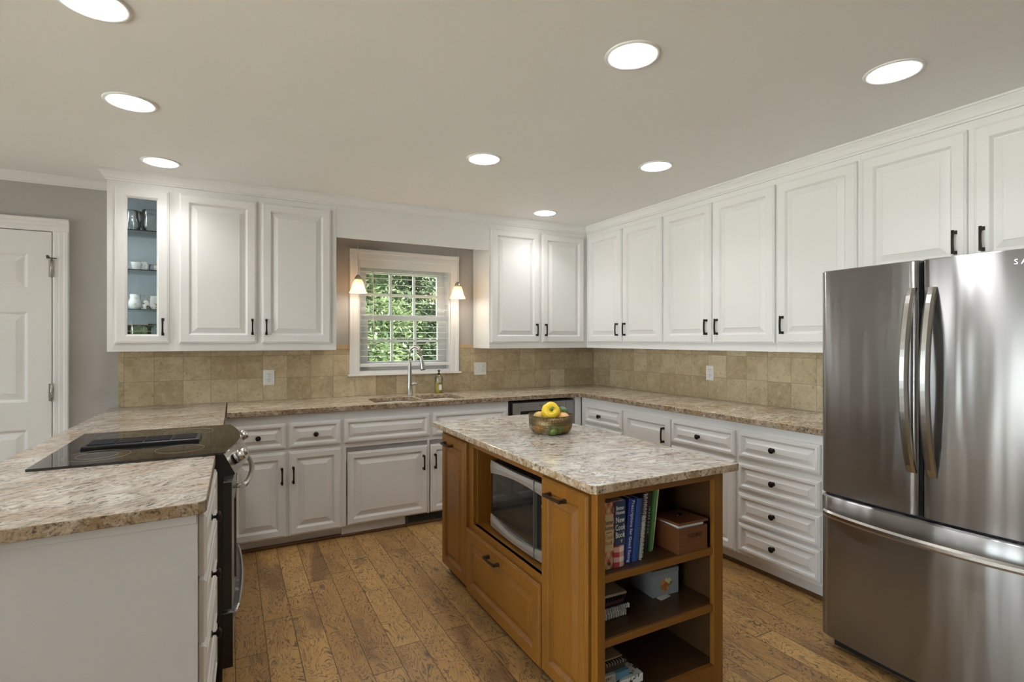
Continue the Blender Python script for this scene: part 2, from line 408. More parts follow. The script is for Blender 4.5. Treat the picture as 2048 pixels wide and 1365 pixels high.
b.box(XL, .01, y0, y1, 0, CEIL); struct(b.build('wall_front', M['wall']))
def plain_window(name, ax, a0, a1, z0, z1, p, mull):
    e = sempty(name); b = B(); w = .06
    def bx(u0, u1, v0, v1, d0=-.02, d1=.06):
        if ax == 'x': b.box(p - d1, p - d0, u0, u1, v0, v1)
        elif ax == 'y': b.box(u0, u1, p - d1, p - d0, v0, v1)
        else: b.box(u0, u1, p + d0, p + d1, v0, v1)
    bx(a0 - .03, a0 + w, z0, z1); bx(a1 - w, a1 + .03, z0, z1); bx(a0, a1, z1 - w, z1 + .03); bx(a0, a1, z0 - .03, z0 + w)
    for k in range(1, mull): u = a0 + (a1 - a0) * k / mull; bx(u - .03, u + .03, z0, z1)
    b.build('window_frame', M['trimw'], e)
    g = B(); 
    if ax == 'x': g.box(p - .035, p - .031, a0, a1, z0, z1)
    elif ax == 'y': g.box(a0, a1, p - .035, p - .031, z0, z1)
    else: g.box(a0, a1, p + .031, p + .035, z0, z1)
    g.build('window_pane', M['pane'], e)
plain_window('window_2', 'x', -1.55, -.45, .85, 2.15, XL, 2)  # unseen window, guessed to give the refrigerator its bright reflection
plain_window('added_window', 'x', -6.0, -2.3, .03, 2.30, XL, 3)  # added window out of view, large to fill the room with daylight
plain_window('added_glass_door', 'b', -6.5, -5.85, .02, 2.05, .02, 1)  # added glass door out of view, for a streak in the refrigerator
# backsplash
e = sempty('wall_tile')
b = B().box(-3.911, -2.405, 0, .0101, .914, 1.2938).box(-2.405, -1.487, 0, .0101, .914, 1.08).box(-1.487, 0, 0, .0101, .914, 1.2938).build('back_tile', M['tile_b'], e)
b = B().box(0, .0101, -2.86, 0, .914, 1.2938).build('side_tile', M['tile_r'], e)
b = B().box(-2.572, -2.414, -.006, .0101, 1.2938, 1.33, 0, .003).box(-1.478, -1.336, -.006, .0101, 1.2938, 1.33, 0, .003).build('bullnose_trim', M['tile_t'], e)
# crowns
def crown(z0): 
    h = CEIL - z0; k = h / .063
    return [(0, z0), (.008, z0), (.010, z0 + .008 * k), (.016, z0 + .012 * k), (.018, z0 + .018 * k), (.027, z0 + .034 * k), (.038, z0 + .047 * k), (.040, z0 + .052 * k), (.046, z0 + .054 * k), (.046, CEIL), (0, CEIL)]
e = sempty('trim_1')
B().prism([(-d + .01, z) for d, z in crown(2.352)], XL, -3.917, 'x').build('wall_crown', M['trimw'], e)
def run_crown():
    p = crown(2.345); b = B(); loops = []
    # left return, front run, inside corner, right run
    path = [((-3.917, .01), (-1, 0)), ((-3.917, -.335), (-1, -1)), ((-.335, -.335), (-1, -1)), ((-.335, -3.72), (-1, 0))]
    for (x, y), (nx, ny) in path: loops.append([(x + nx * d, y + ny * d, z) for d, z in p])
    return b.rings(loops)
struct(run_crown().build('trim_2', M['trimw']))
# shoe mouldings
b = B().box(-3.28, -2.575, -.556, -.53, 0, .02, 0, .006).box(-2.575, -1.29, -.566, -.545, 0, .018, 0, .006); struct(b.build('baseboard_back', M['shoe']))
struct(B().box(-.528, -.50, -2.86, -.60, 0, .022, 0, .006).build('baseboard_right', M['shoe']))
b = B().box(XL, -4.165 - 1.05, -.006, .01, 0, .12).box(XL, XL + .015, YF, -.01, 0, .12); struct(b.build('baseboard_left', M['trimw']))
# six panel door with casing
e = sempty('door_1')
dx1 = -4.252; dx0 = dx1 - .80
b = B()
def casing(b, x0, x1, z0, z1):
    b.box(x0, x1, -.012, .01, z0, z1, 0, .003)
cw = .085
for (a0, a1) in ((dx1 + .004, dx1 + cw), (dx0 - cw, dx0 - .004)):
    sg = 1 if a0 > dx0 else -1
    i, o_ = (a0, a1) if sg > 0 else (a1, a0)
    b.prism([(i, .01), (i, -.008), (i + sg * .012, -.012), (i + sg * .03, -.012), (i + sg * .034, -.016), (i + sg * .055, -.016), (i + sg * .06, -.020), (o_ - sg * .004, -.022), (o_, -.018), (o_, .01)], 0, 2.0538, 'z')
hp = [(2.054, .01), (2.054, -.008), (2.066, -.012), (2.084, -.012), (2.088, -.016), (2.109, -.016), (2.114, -.020), (2.128, -.0225), (2.1355, -.018), (2.1355, .01)]
b.prism([(y, z) for z, y in hp], dx0 - cw, dx1 + cw, 'x')
b.build('door_casing', M['trimw'], e)
b = B(); W_, H_ = dx1 - dx0, 2.04
holes = []
for cx in (.115, .455):
    for z0, z1 in ((.25, .80), (.97, 1.535), (1.675, 1.90)): holes.append((cx, cx + .23, z0, z1))
xs = [0, .115, .345, .455, .685, W_]; zs = [.005, .25, .80, .97, 1.535, 1.675, 1.90, H_]
def inh(x0, x1, z0, z1): return any(abs(h[0] - x0) < 1e-6 and abs(h[2] - z0) < 1e-6 for h in holes)
for i in range(5):
    for j in range(7):
        a0, a1, c0, c1 = xs[i], xs[i + 1], zs[j], zs[j + 1]
        if inh(a0, a1, c0, c1):
            loops = [[(a0 + d, y, c0 + d), (a1 - d, y, c0 + d), (a1 - d, y, c1 - d), (a0 + d, y, c1 - d)] for d, y in ((0, 0), (.008, .003), (.016, .010), (.024, .010), (.055, .002), (.057, .001))]
            b.rings(loops, c0=False)
        else: b.add([(a0, 0, c0), (a1, 0, c0), (a1, 0, c1), (a0, 0, c1)], [(0, 1, 2, 3)])
b.box(0, W_, .012, .02, .005, H_)
b.build('door_panel', M['trimw'], e, (dx0, -.010, .008), fixn=False)
for z in (1.82, 1.035, .25):
    h = B().lathe([(.007, -.055), (.007, .055)], (0, 0, 0), 10)
    for q in (-.033, -.011, .011, .033): h.lathe([(.0078, q - .002), (.0078, q + .002)], (0, 0, 0), 10)
    h.box(-.016, 0, .004, .010, -.055, .055).build('hinge', M['nickel'], e, (dx1 + .002, -.018, z))
B().tube([(0, 0, 0), (-.005, -.03, .004), (-.006, -.045, .006)], .004, 8).tube([(-.022, -.006, .001), (.028, -.008, .0)], .0035, 8).lathe([(.008, 0), (.008, .008)], (-.006, -.045, .006), 10, axis='y').build('door_stop', M['darkgrey'], e, (dx1, -.02, 1.882))
B().lathe([(.025, 0), (.025, .006), (.012, .01), (.012, .04), (.027, .05), (.03, .062), (.022, .075), (.005, .08)], axis='y', seg=20).build('door_knob', M['nickel'], e, (dx0 + .06, -.012, 1.0))

# window_1 : casing, sashes, panes
e = sempty('window_1')
def wcase():
    b = B(); c = [(0, .01), (0, -.010), (.010, -.014), (.045, -.014), (.05, -.019), (.070, -.022), (.075, -.018), (.075, .01)]
    for sg, x in ((-1, wx0), (1, wx1)): b.prism([(x + sg * d, y) for d, y in c], 1.091, 2.0148, 'z')
    b.prism([(y, 2.015 + d * 1.13) for d, y in c], wx0 - .075, wx1 + .075, 'x')
    return b
wcase().build('window_casing', M['trimw'], e)
B().box(wx0 - .09, wx1 + .09, -.045, .01, 1.077, 1.091, 0, .004).build('window_stool', M['trimw'], e)
b = B().box(wx0, wx0 + .012, .01, .15, wz0, wz1).box(wx1 - .012, wx1, .01, .15, wz0, wz1).box(wx0, wx1, .01, .15, wz1 - .012, wz1).box(wx0, wx1, -.004, .15, 1.088, 1.115)
b.build('window_jamb', M['trimw'], e)
def sash(z0, z1, gz0, gz1, y0, gx0, gx1, name):
    b = B(); X0, X1 = wx0 + .012, wx1 - .012
    b.box(X0, gx0, y0, y0 + .03, z0, z1, 0, .002).box(gx1, X1, y0, y0 + .03, z0, z1, 0, .002).box(gx0, gx1, y0, y0 + .03, gz1, z1, 0, .002).box(gx0, gx1, y0, y0 + .03, z0, gz0, 0, .002)
    o = b.build(name, M['trimw'], e)
    g = B()
    for k in (1, 2): x = gx0 + (gx1 - gx0) * k / 3; g.box(x - .010, x + .010, y0 + .004, y0 + .026, gz0, gz1)
    zc = (gz0 + gz1) / 2; g.box(gx0, gx1, y0 + .003, y0 + .027, zc - .010, zc + .010)
    g.build('muntin_grid', M['trimw'], o)
    B().box(gx0, gx1, y0 + .013, y0 + .017, gz0, gz1).build('window_pane', M['pane'], o)
sash(1.115, 1.575, 1.187, 1.53, .075, -2.25, -1.642, 'lower_sash')
sash(1.532, wz1 - .012, 1.577, 1.921, .107, -2.258, -1.637, 'upper_sash')

# ================================================================== outdoors
o = B().box(-30, 30, .2, 40, -.65, -.6).build('ground', simple('lawn', (.16, .20, .07), .9, 0, .5, 3)); struct(o)
o = B().box(-40, XL - .16, -30, .2, -.16, -.1).box(XL - .16, 30, -30, YF - .16, -.16, -.1).build('bounce_ground', simple('pale_bounce', (.62, .60, .56), .9, 0, .15, 3)); struct(o)  # added unseen slab, pale to bounce daylight up onto the ceiling
sl = B(); nx, ny = 40, 14
for j in range(ny + 1):
    for i in range(nx + 1):
        x = -26 + 52 * i / nx; q = j / ny; sl.v.append((x, 16 + 14 * q + random.uniform(-.3, .3), -.6 + 7.5 * q ** .8 + random.uniform(-.35, .35)))
sl.f = [(j * (nx + 1) + i, j * (nx + 1) + i + 1, (j + 1) * (nx + 1) + i + 1, (j + 1) * (nx + 1) + i) for j in range(ny) for i in range(nx)]; sl.m = [0] * len(sl.f); sl.s = [True] * len(sl.f)
struct(sl.build('ground_slope', simple('undergrowth', (.075, .105, .045), .9, 0, .8, 5)))
def leaf_mat(name, c1, c2):
    t = NT(name); c = t.mix(t.ramp(t.noise(t.co(), 2.3, 3), [(.3, 0), (.7, 1)]), c1, c2)
    t.set(col=c, rough=.5); tl = t.n('ShaderNodeBsdfTranslucent'); t.put(tl.inputs[0], t.mix(.5, c, (.16, .185, .09)))
    mx = t.n('ShaderNodeMixShader'); mx.inputs[0].default_value = .35
    t.L.new(t.b.outputs[0], mx.inputs[1]); t.L.new(tl.outputs[0], mx.inputs[2]); t.L.new(mx.outputs[0], t.t.nodes['Material Output'].inputs[0]); return t.m
LM = [leaf_mat('leaf_deep', (.045, .072, .038), (.075, .115, .055)), leaf_mat('leaf_yellowgreen', (.095, .14, .05), (.065, .105, .045)), leaf_mat('leaf_mid', (.06, .095, .05), (.09, .135, .07))]
BARK = simple('bark', (.12, .09, .065), .9, 0, .6, 14)
def tree(name, label, x, y, h, r, n, mat, low, seed, tr=.12):
    rnd = random.Random(seed); t = thing(name, label, 'tree', (x, y, -.6), 0, 'trees outside the sink window')
    b = B().tube([(0, 0, 0), (.05, .02, h * .3), (-.04, .0, h * .6), (.02, .03, h * .92)], [tr, tr * .8, tr * .6, tr * .2], 10)
    for k in range(7):
        a = rnd.random() * 6.3; z = h * (.25 + .09 * k); L = r * .8
        b.tube([(0, 0, z), (L * .5 * math.cos(a), L * .5 * math.sin(a), z + .25), (L * math.cos(a), L * math.sin(a), z + .4)], [tr * .35, tr * .2, .01], 6)
    b.build('trunk', BARK, t)
    f = B(); vs = []; fs = []
    cl = []
    for k in range(46):
        z = low + (h - low) * rnd.random(); rr = r * math.sqrt(rnd.random()) * (1.0 - .35 * max(0, z / h - .5)); a = rnd.random() * 6.283
        cl.append((rr * math.cos(a), rr * math.sin(a), z))
    for k in range(n):
        c = rnd.choice(cl); p = Vector((rnd.gauss(c[0], .24), rnd.gauss(c[1], .24), max(.1, rnd.gauss(c[2], .22))))
        u = Vector((rnd.gauss(0, 1), rnd.gauss(0, 1), rnd.gauss(0, .6))).normalized(); w = u.cross(Vector((rnd.gauss(0, .5), rnd.gauss(0, .5), 1))).normalized()
        L = .045 + .04 * rnd.random(); q = len(vs)
        vs += [tuple(p - u * L), tuple(p + w * L * .45), tuple(p + u * L), tuple(p - w * L * .45)]; fs.append((q, q + 1, q + 2, q + 3))
    f.add(vs, fs); f.build('foliage', mat, t, fixn=False)
TREES = [(-.9, 7.4, 4.6, 1.5, 5200, 1, .35, 'leafy yellow green tree nearest the window on the left'), (1.5, 8.2, 5.2, 1.7, 6000, 0, .3, 'deep green tree behind the right window panes'),
         (.4, 11.0, 6.0, 2.1, 7000, 2, .3, 'mid green tree behind the window centre, farther back'), (4.0, 10.0, 5.6, 1.9, 5000, 1, .3, 'pale green tree right of the others outside'),
         (-3.0, 10.4, 5.8, 2.1, 5500, 0, .3, 'dark green tree left of the others outside'), (2.6, 13.5, 7.5, 2.9, 6500, 2, .3, 'tallest green tree at the back outside the window')]
for k, (x, y, h, r, n, mi, low, lab) in enumerate(TREES): tree('leafy_tree', lab, x, y, h, r, int(n * 4), LM[mi], low, 11 + k)

# ================================================================== WALL CABINETS  (local x right, front toward -y)
DZ0, DZ1, CB, CT, DU = 1.344, 2.307, 1.294, 2.345, .335
def cab_body(par, w, z0, z1, depth, stiles=(), name='cabinet_body'):
    b = B().box(0, w, -depth, 0, z0, z1, 0, .0012); return b.build(name, M['white'], par)
def wall_cab(label, loc, rz, w, doors, z0=CB, dz0=DZ0):
    t = thing('wall_cabinet', label, 'cabinet', (loc[0], loc[1], 0), rz, 'white wall cabinets'); cab_body(t, w, z0, CT, DU)
    for x0, x1, hx in doors:
        d = front(t, 'door', x0, x1, dz0, DZ1, -DU, rail=.066, slope=.034); pull(d, hx - x0, (1.455 if z0 < 1.5 else 1.808) - dz0)
    return t
wall_cab('white double wall cabinet left of the sink window', (-3.575, 0), 0, 1.003, [(.031, .479, .453), (.510, .963, .539)])
wall_cab('white double wall cabinet in the back corner right of the window', (-1.336, 0), 0, 1.0003, [(.012, .487, .45), (.509, .965, .543)])
RZ = -PI / 2
wall_cab('white double wall cabinet on the right wall nearest the corner', (0, -.3355), RZ, .9933, [(.0365, .5145, .4675), (.5265, .9845, .5635)])
wall_cab('white double wall cabinet above the tiled outlet on the right wall', (0, -1.329), RZ, .941, [(.010, .459, .424), (.473, .936, .513)])
wall_cab('white single door wall cabinet just left of the refrigerator', (0, -2.27), RZ, .482, [(.008, .469, .051)])
wall_cab('short white wall cabinet above the stainless refrigerator', (0, -2.752), RZ, .96, [(.013, .458, .417), (.483, .93, .517)], 1.66, 1.69)
# glass door cabinet
g = thing('glass_wall_cabinet', 'narrow white wall cabinet with a glass door and glass shelves', 'cabinet', (-3.917, 0, 0))
w = .342; b = B()
b.box(0, .018, -.317, 0, CB, CT).box(w - .018, w, -.317, 0, CB, CT).box(0, w, -.317, 0, CB, CB + .018).box(0, w, -.317, 0, CT - .018, CT)
b.box(0, .05, -DU, -.317, CB, CT).box(w - .03, w, -DU, -.317, CB, CT).box(.05, w - .03, -DU, -.317, CB, CB + .06).box(.05, w - .03, -DU, -.317, CT - .05, CT)
b.build('cabinet_body', M['white'], g)
B().box(.018, w - .018, -.008, 0, CB + .018, CT - .018).build('back_panel', simple('blue_grey_back', (.50, .56, .59), .5, 0, .1), g)
x0, x1 = .039, .3205; gx0, gx1, gz0, gz1 = .103, .254, 1.401, 2.245
b = B(); W2, H2 = x1 - x0, DZ1 - DZ0
def ringrect(i, y): return [(i[0], y, i[2]), (i[1], y, i[2]), (i[1], y, i[3]), (i[0], y, i[3])]
def ins(d): return (d, W2 - d, d, H2 - d)
gl = (gx0 - x0, gx1 - x0, gz0 - DZ0, gz1 - DZ0)
def gin(d): return (gl[0] - d, gl[1] + d, gl[2] - d, gl[3] + d)
b.rings([ringrect(gin(0), 0), ringrect(ins(0), 0), ringrect(ins(0), -.0125), ringrect(ins(.003), -.016), ringrect(ins(.007), -.0165), ringrect(ins(.011), -.02),
         ringrect(gin(.012), -.02), ringrect(gin(.008), -.017), ringrect(gin(.003), -.013), ringrect(gin(0), -.010), ringrect(gin(0), 0)], c0=False, c1=False)
d = b.build('door', M['white'], g, (x0, -DU, DZ0))
B().box(gl[0] - .001, gl[1] + .001, -.008, -.005, gl[2] - .001, gl[3] + .001).build('glass_pane', M['cabpane'], d)
pull(d, .288 - x0, 1.449 - DZ0)
for z in (2.062, 1.812, 1.562): B().box(.019, w - .019, -.29, -.01, z - .006, z).build('glass_shelf', M['shelfglass'], g)
for sx in (.026, w - .016):  # added strips and lamps that brighten the cabinet interior
    B().box(sx - .006, sx + .006, -.314, -.300, CB + .08, CT - .07).build('added_fill_strip', M['plate'], g)
    pl = bpy.data.lights.new('added_fill_light', 'AREA'); pl.shape = 'RECTANGLE'; pl.size = .01; pl.size_y = .85; pl.energy = .55; pl.color = (.9, .96, 1)
    po = bpy.data.objects.new('added_fill_light', pl); COL.objects.link(po); po.parent = g; po.location = (sx, -.297, (CB + CT) / 2); po.rotation_euler = (PI / 2, 0, PI - (.45 if sx < .1 else -.45))
# glassware
CHINA = simple('white_china', (.80, .80, .77), .2, 0, .1); GOLD = simple('gilt', (.55, .36, .12), .35, .6, .3, 60)
def china_mat(name, c):
    t = NT(name); n = t.noise(t.co(), 46, 3, .6); return t.set(col=t.mix(t.ramp(n, [(.54, 0), (.60, 1)]), (.80, .79, .75), c), rough=.22)
FLOR = china_mat('flowered_china', (.45, .32, .12)); BRNV = china_mat('brown_flowered_glaze', (.10, .07, .04)); LAV = china_mat('lavender_glaze', (.42, .42, .58))
GX, GY = -3.917, 0
def jug(name, label, x, y, z, prof, mat, handle=None, hm=None, group=None, cat='pitcher', mod=None):
    t = thing(name, label, cat, (x, y, z), 0, group)
    inner = [(max(r - .004, .002), h + (.004 if i == 0 else 0)) for i, (r, h) in enumerate(prof)]
    B().lathe(prof + inner[::-1], seg=26, mod=mod, caps=(True, True)).build('vessel_body', mat, t)
    if handle: B().tube(handle, .0042, 8).build('handle', hm or mat, t)
    return t
def hndl(x, z0, z1, out): return [(x * .93, 0, z1), (x + out * .7, 0, z1 + .006), (x + out, 0, (z0 + z1) / 2 + .01), (x + out * .6, 0, z0 + .008), (x * .93, 0, z0)]
jug('glass_pitcher', 'clear glass pitcher with curved handle on the top cabinet shelf', -3.82, -.16, 2.062, [(.035, 0), (.05, .02), (.055, .05), (.042, .09), (.038, .12), (.046, .14)], M['glassware'], hndl(.05, .04, .125, .035))
fac = lambda a, h: 1 + .05 * math.cos(10 * a) * (1 if int(h * 60) % 2 else -1)
jug('cut_glass_bowl', 'large cut glass bowl on the top cabinet shelf', -3.70, -.17, 2.062, [(.045, 0), (.058, .015), (.068, .05), (.066, .09), (.070, .12), (.072, .145)], M['glassware'], cat='bowl', mod=fac)
jug('china_cup', 'small white china cup at the left of the second shelf', -3.79, -.19, 1.812, [(.016, 0), (.022, .01), (.027, .035), (.03, .055)], CHINA, hndl(.027, .015, .045, .02), cat='cup')
jug('lavender_glass', 'small glass with a lavender band on the second shelf', -3.747, -.17, 1.812, [(.018, 0), (.02, .02), (.024, .06)], LAV, cat='glass')
jug('clear_tumbler', 'small clear tumbler on the second shelf', -3.705, -.17, 1.812, [(.017, 0), (.02, .02), (.022, .048)], M['glassware'], cat='glass')
jug('flowered_cup', 'small flowered china cup at the right of the second shelf', -3.667, -.2, 1.812, [(.018, 0), (.026, .012), (.028, .035), (.026, .045)], FLOR, cat='cup')
jug('white_creamer', 'white china creamer with looped handle on the third shelf', -3.795, -.19, 1.562, [(.024, 0), (.036, .02), (.038, .045), (.028, .075), (.03, .098)], china_mat('faint_flowered_china', (.60, .60, .58)), hndl(.034, .03, .085, .024))
jug('brown_vase', 'small dark brown and gold vase on the third shelf', -3.735, -.18, 1.562, [(.030, 0), (.028, .02), (.020, .05), (.018, .06)], BRNV, cat='vase')
t = jug('gilt_creamer', 'white china creamer with gilt flowers on the third shelf', -3.683, -.2, 1.562, [(.022, 0), (.030, .02), (.036, .05), (.034, .075), (.038, .088)], FLOR, hndl(.034, .025, .075, .02), CHINA)
jug('green_glass_pitcher', 'large green glass pitcher with gold rim on the cabinet floor', -3.775, -.18, CB + .018, [(.064, 0), (.066, .03), (.066, .09), (.068, .13), (.075, .15)], M['greenglass'], None)
bpy.data.objects['green_glass_pitcher']
gb = B().ring((0, 0, .11), .0675, .0022).ring((0, 0, .150), .0755, .0015).build('gilt_band', GOLD, bpy.data.objects['green_glass_pitcher'])
jug('cut_glass_vase', 'clear cut glass vase behind the green pitcher', -3.685, -.14, CB + .018, [(.035, 0), (.04, .03), (.045, .10), (.05, .16)], M['glassware'], cat='vase', mod=fac)

# window valance board and pendants
v = thing('window_valance', 'white valance board bridging the cabinets above the sink window', 'valance', (-1.954, -.335, 2.118))
B().box(-.617, .617, 0, .02, 0, CEIL - 2.118).build('valance_board', M['white'], v)
struct(B().box(-2.571, -1.337, -.315, .01, 2.308, 2.323).build('trim_3', M['white']))
def pendant(label, x, y, zb):
    t = thing('pendant_lamp', label, 'lamp', (x, y, zb), 0, 'pendant lamps over the sink')
    sh = [(.0665, 0), (.067, .003), (.060, .012), (.050, .035), (.043, .062), (.036, .085), (.024, .104)]
    B().lathe(sh + [(r - .003, h) for r, h in sh[::-1]], seg=30, caps=(False, False)).build('lamp_shade', M['shade'], t)
    B().lathe([(.027, .100), (.027, .108), (.022, .122), (.013, .134), (.006, .140)], seg=20).build('socket_cap', M['nickel'], t)
    B().tube([(0, 0, .135), (0, 0, 2.308 - zb)], .0025, 8).build('cord', M['nickel'], t)
    B().lathe([(.006, .095), (.012, .08), (.021, .055), (.023, .045), (.018, .028), (.006, .022)], seg=16).build('bulb', M['bulb'], t)
    l = bpy.data.lights.new('pendant_bulb', 'POINT'); l.energy = .75; l.color = (1, .95, .87); l.shadow_soft_size = .024
    lo = bpy.data.objects.new('pendant_bulb', l); COL.objects.link(lo); lo.parent = t; lo.location = (0, 0, .012)
pendant('left of the two amber glass pendant lamps over the sink', -2.387, -.2, 1.728)
pendant('right of the two amber glass pendant lamps over the sink', -1.566, -.2, 1.716)
# blind
bl = thing('window_blind', 'white slatted blind hanging open in the sink window', 'blind', (-1.94, .03, 1.97))
X0, X1 = -.395, .395
B().box(X0, X1, -.04, -.028, -.018, .046, 0, .002).box(X0, X1, -.028, .03, 0, .042).build('headrail', M['trimw'], bl)
b = B(); nz = 15
for k in range(nz):
    z = -.045 - k * .0495
    b.box(X0 + .004, X1 - .004, -.024, .024, -.0012, .0012, mt=Matrix.Translation((0, 0, z)) @ Matrix.Rotation(math.radians(3), 4, 'X'))
b.build('slats', M['trimw'], bl)
B().box(X0 + .004, X1 - .004, -.026, .026, -.825, -.797, 0, .004).build('bottom_rail', M['trimw'], bl)
b = B()
for x in (-.30, 0, .30):
    for y in (-.025, .025): b.tube([(x, y, 0), (x, y, -.80)], .0009, 5)
b.build('ladder_cords', M['trimw'], bl)
B().tube([(-.29, -.046, -.02), (-.288, -.048, -.62)], .004, 8).build('tilt_wand', M['trimw'], bl)
B().tube([(.36, -.046, -.01), (.36, -.046, -.45)], .0015, 6).tube([(.352, -.046, -.01), (.352, -.046, -.45)], .0015, 6).build('pull_cord', M['trimw'], bl)

# ================================================================== BASE CABINETS
FY = -.578
def base_body(t, w, zb=.096, toe=.06, depth=-FY, split=()):
    b = B().box(0, w, -depth, 0, zb, .879, 0, .0012).build('cabinet_body', M['white'], t)
    B().box(0, w, -depth + toe, -.02, 0, zb).build('toe_kick', M['white'], t)
DR = dict(rail=.034, slope=.026)
t = thing('base_cabinet', 'white base cabinet with two drawers over two doors beside the range', 'cabinet', (-3.285, 0, 0), 0, 'white base cabinets')
base_body(t, .71, .075, .048)
for x0, x1, hx in ((.023, .351, .327), (.371, .699, .396)):
    d = front(t, 'drawer', x0, x1, .655, .82, FY, **DR); knob(d, (x1 - x0) / 2, .0825)
    d = front(t, 'door', x0, x1, .079, .63, FY); pull(d, hx - x0, .40)
# sink base with an open gap over its doors
t = thing('sink_cabinet', 'white sink base cabinet with lowered doors showing a dark gap above', 'cabinet', (-2.575, 0, 0), 0, 'white base cabinets')
w = 1.29; b = B()
b.box(0, w, -.578, 0, .622, .879).box(0, .026, -.578, 0, .08, .622).box(w - .03, w, -.578, 0, .08, .622).box(.026, w - .03, -.54, 0, .08, .10).box(.614, .628, -.578, -.54, .08, .622)
b.build('cabinet_body', M['white'], t)
B().box(.026, w - .03, -.54, -.53, .10, .622).build('inner_panel', M['white'], t)
B().box(0, .452, -.552, -.52, 0, .082).box(.0, w, -.52, -.50, 0, .085).build('toe_kick', M['white'], t)
for x0, x1 in ((.013, .625), (.652, 1.274)): front(t, 'false_drawer_front', x0, x1, .655, .82, FY, **DR)
for x0, x1, hx in ((.035, .608, .576), (.634, 1.207, .665)):
    d = front(t, 'door', x0, x1, .088, .588, FY + .0005, rail=.05); pull(d, hx - x0, .378)
t = thing('floor_register', 'dark metal air register set in the toe kick under the sink', 'vent', (-2.122, -.552, .004))
b = B().box(0, .36, -.006, 0, 0, .018, 0, .001).box(0, .36, -.006, 0, .066, .082, 0, .001).box(0, .018, -.006, 0, 0, .082, 0, .001).box(.342, .36, -.006, 0, 0, .082, 0, .001)
b.build('register_frame', M['darkgrey'], t)
b = B()
for k in range(29): x = .025 + k * .0109; b.box(x, x + .003, -.005, .012, .018, .066)
b.build('louver_fins', M['darkgrey'], t); B().box(.01, .35, .016, .02, .005, .08).build('duct_back', M['dark'], t)
# dishwasher
t = thing('dishwasher', 'stainless dishwasher under the counter in the back corner', 'dishwasher', (-1.267, 0, 0))
B().box(-.012, .618, -.575, -.02, .02, .862).build('tub', M['black'], t)
b = B().box(.012, .606, -.60, -.575, .10, .735, 0, .004).box(.012, .085, -.60, -.575, .735, .855, 0, .003).box(.53, .606, -.60, -.575, .735, .855, 0, .003).box(.085, .53, -.597, -.575, .785, .855, 0, .003)
b.build('door', M['steel'], t); B().box(.085, .53, -.580, -.576, .735, .785).build('handle_recess', M['dark'], t)
BADGE = simple('dark_badge', (.06, .06, .065), .4)
text('BOSCH', .017, BADGE, t, (.325, -.5975, .826), (PI / 2, 0, 0), 'badge', sp=1.1)
B().ring((.272, -.5975, .826), .006, .0012, 20, 6, axis='y').build('badge_ring', BADGE, t)
B().box(0, .60, -.52, -.50, 0, .10).build('toe_kick', M['black'], t)
# corner filler + right run
t = thing('corner_filler', 'white filler panel in the back base corner beside the dishwasher', 'cabinet', (-.649, 0, 0))
B().box(.002, .069, -.592, -.01, 0, .879, 0, .001).build('filler_panel', M['white'], t)
def rbase(label, y, w): return thing('base_cabinet', label, 'cabinet', (0, y, 0), RZ, 'white base cabinets')
t = rbase('white base cabinet with drawer over door nearest the back corner', -.60, .555); base_body(t, .555)
d = front(t, 'drawer', .063, .542, .671, .823, FY, **DR); knob(d, .21, .07)
d = front(t, 'door', .063, .542, .10, .65, FY); pull(d, .445, .44)
t = rbase('white base cabinet with one tall door on the right wall', -1.155, .501); base_body(t, .501)
d = front(t, 'door', .010, .497, .10, .82, FY); pull(d, .43, .605)
t = rbase('white base cabinet with drawer over door beside the drawer stack', -1.656, .534); base_body(t, .534)
d = front(t, 'drawer', .005, .520, .668, .825, FY, **DR); knob(d, .243, .075)
d = front(t, 'door', .005, .520, .10, .645, FY); pull(d, .06, .43)
t = rbase('white base cabinet with four stacked drawers beside the refrigerator', -2.19, .67); base_body(t, .67)
for z0, z1 in ((.672, .827), (.485, .640), (.299, .461), (.118, .284)):
    d = front(t, 'drawer', .010, .504, z0, z1, FY, **DR); knob(d, .232, (z1 - z0) / 2 + .002)

# ================================================================== WORKTOPS, SINK
def bowls(): return [rrect(-2.33, -1.975, -.545, -.215, .06), rrect(-1.945, -1.62, -.545, -.165, .06)]
def arc(cx, cy, r, a0, a1, n=6): return [(cx + r * math.cos(math.radians(a0 + (a1 - a0) * i / n)), cy + r * math.sin(math.radians(a0 + (a1 - a0) * i / n))) for i in range(n + 1)]
outer = [(-3.273, 0), (-3.273, -.618), (-.648, -.618)] + arc(-.648, -.648, .03, 90, 0)[1:] + [(-.618, -2.86), (0, -2.86), (0, 0)]
o = slab('stone_worktop', outer, bowls(), .879, .914, [M['gr_top'], M['gr_edge']])
tag(o, 'L-shaped tan and grey granite worktop along the back and right walls', 'worktop')
outer = [(-3.955, 0), (-3.275, 0), (-3.288, -1.185), (-3.84, -1.185), (-3.84, -1.958), (-3.306, -1.958), (-3.314, -2.60)] + [(-3.319, -2.618), (-3.335, -2.628)] + [(-4.035, -2.676)]
o = slab('peninsula_worktop', outer, [], .879, .914, [M['gp_top'], M['gr_edge']])
tag(o, 'swirled beige granite worktop on the peninsula around the range', 'worktop')
t = thing('kitchen_sink', 'double bowl stainless sink under the window', 'sink', (-1.975, -.37, .70))
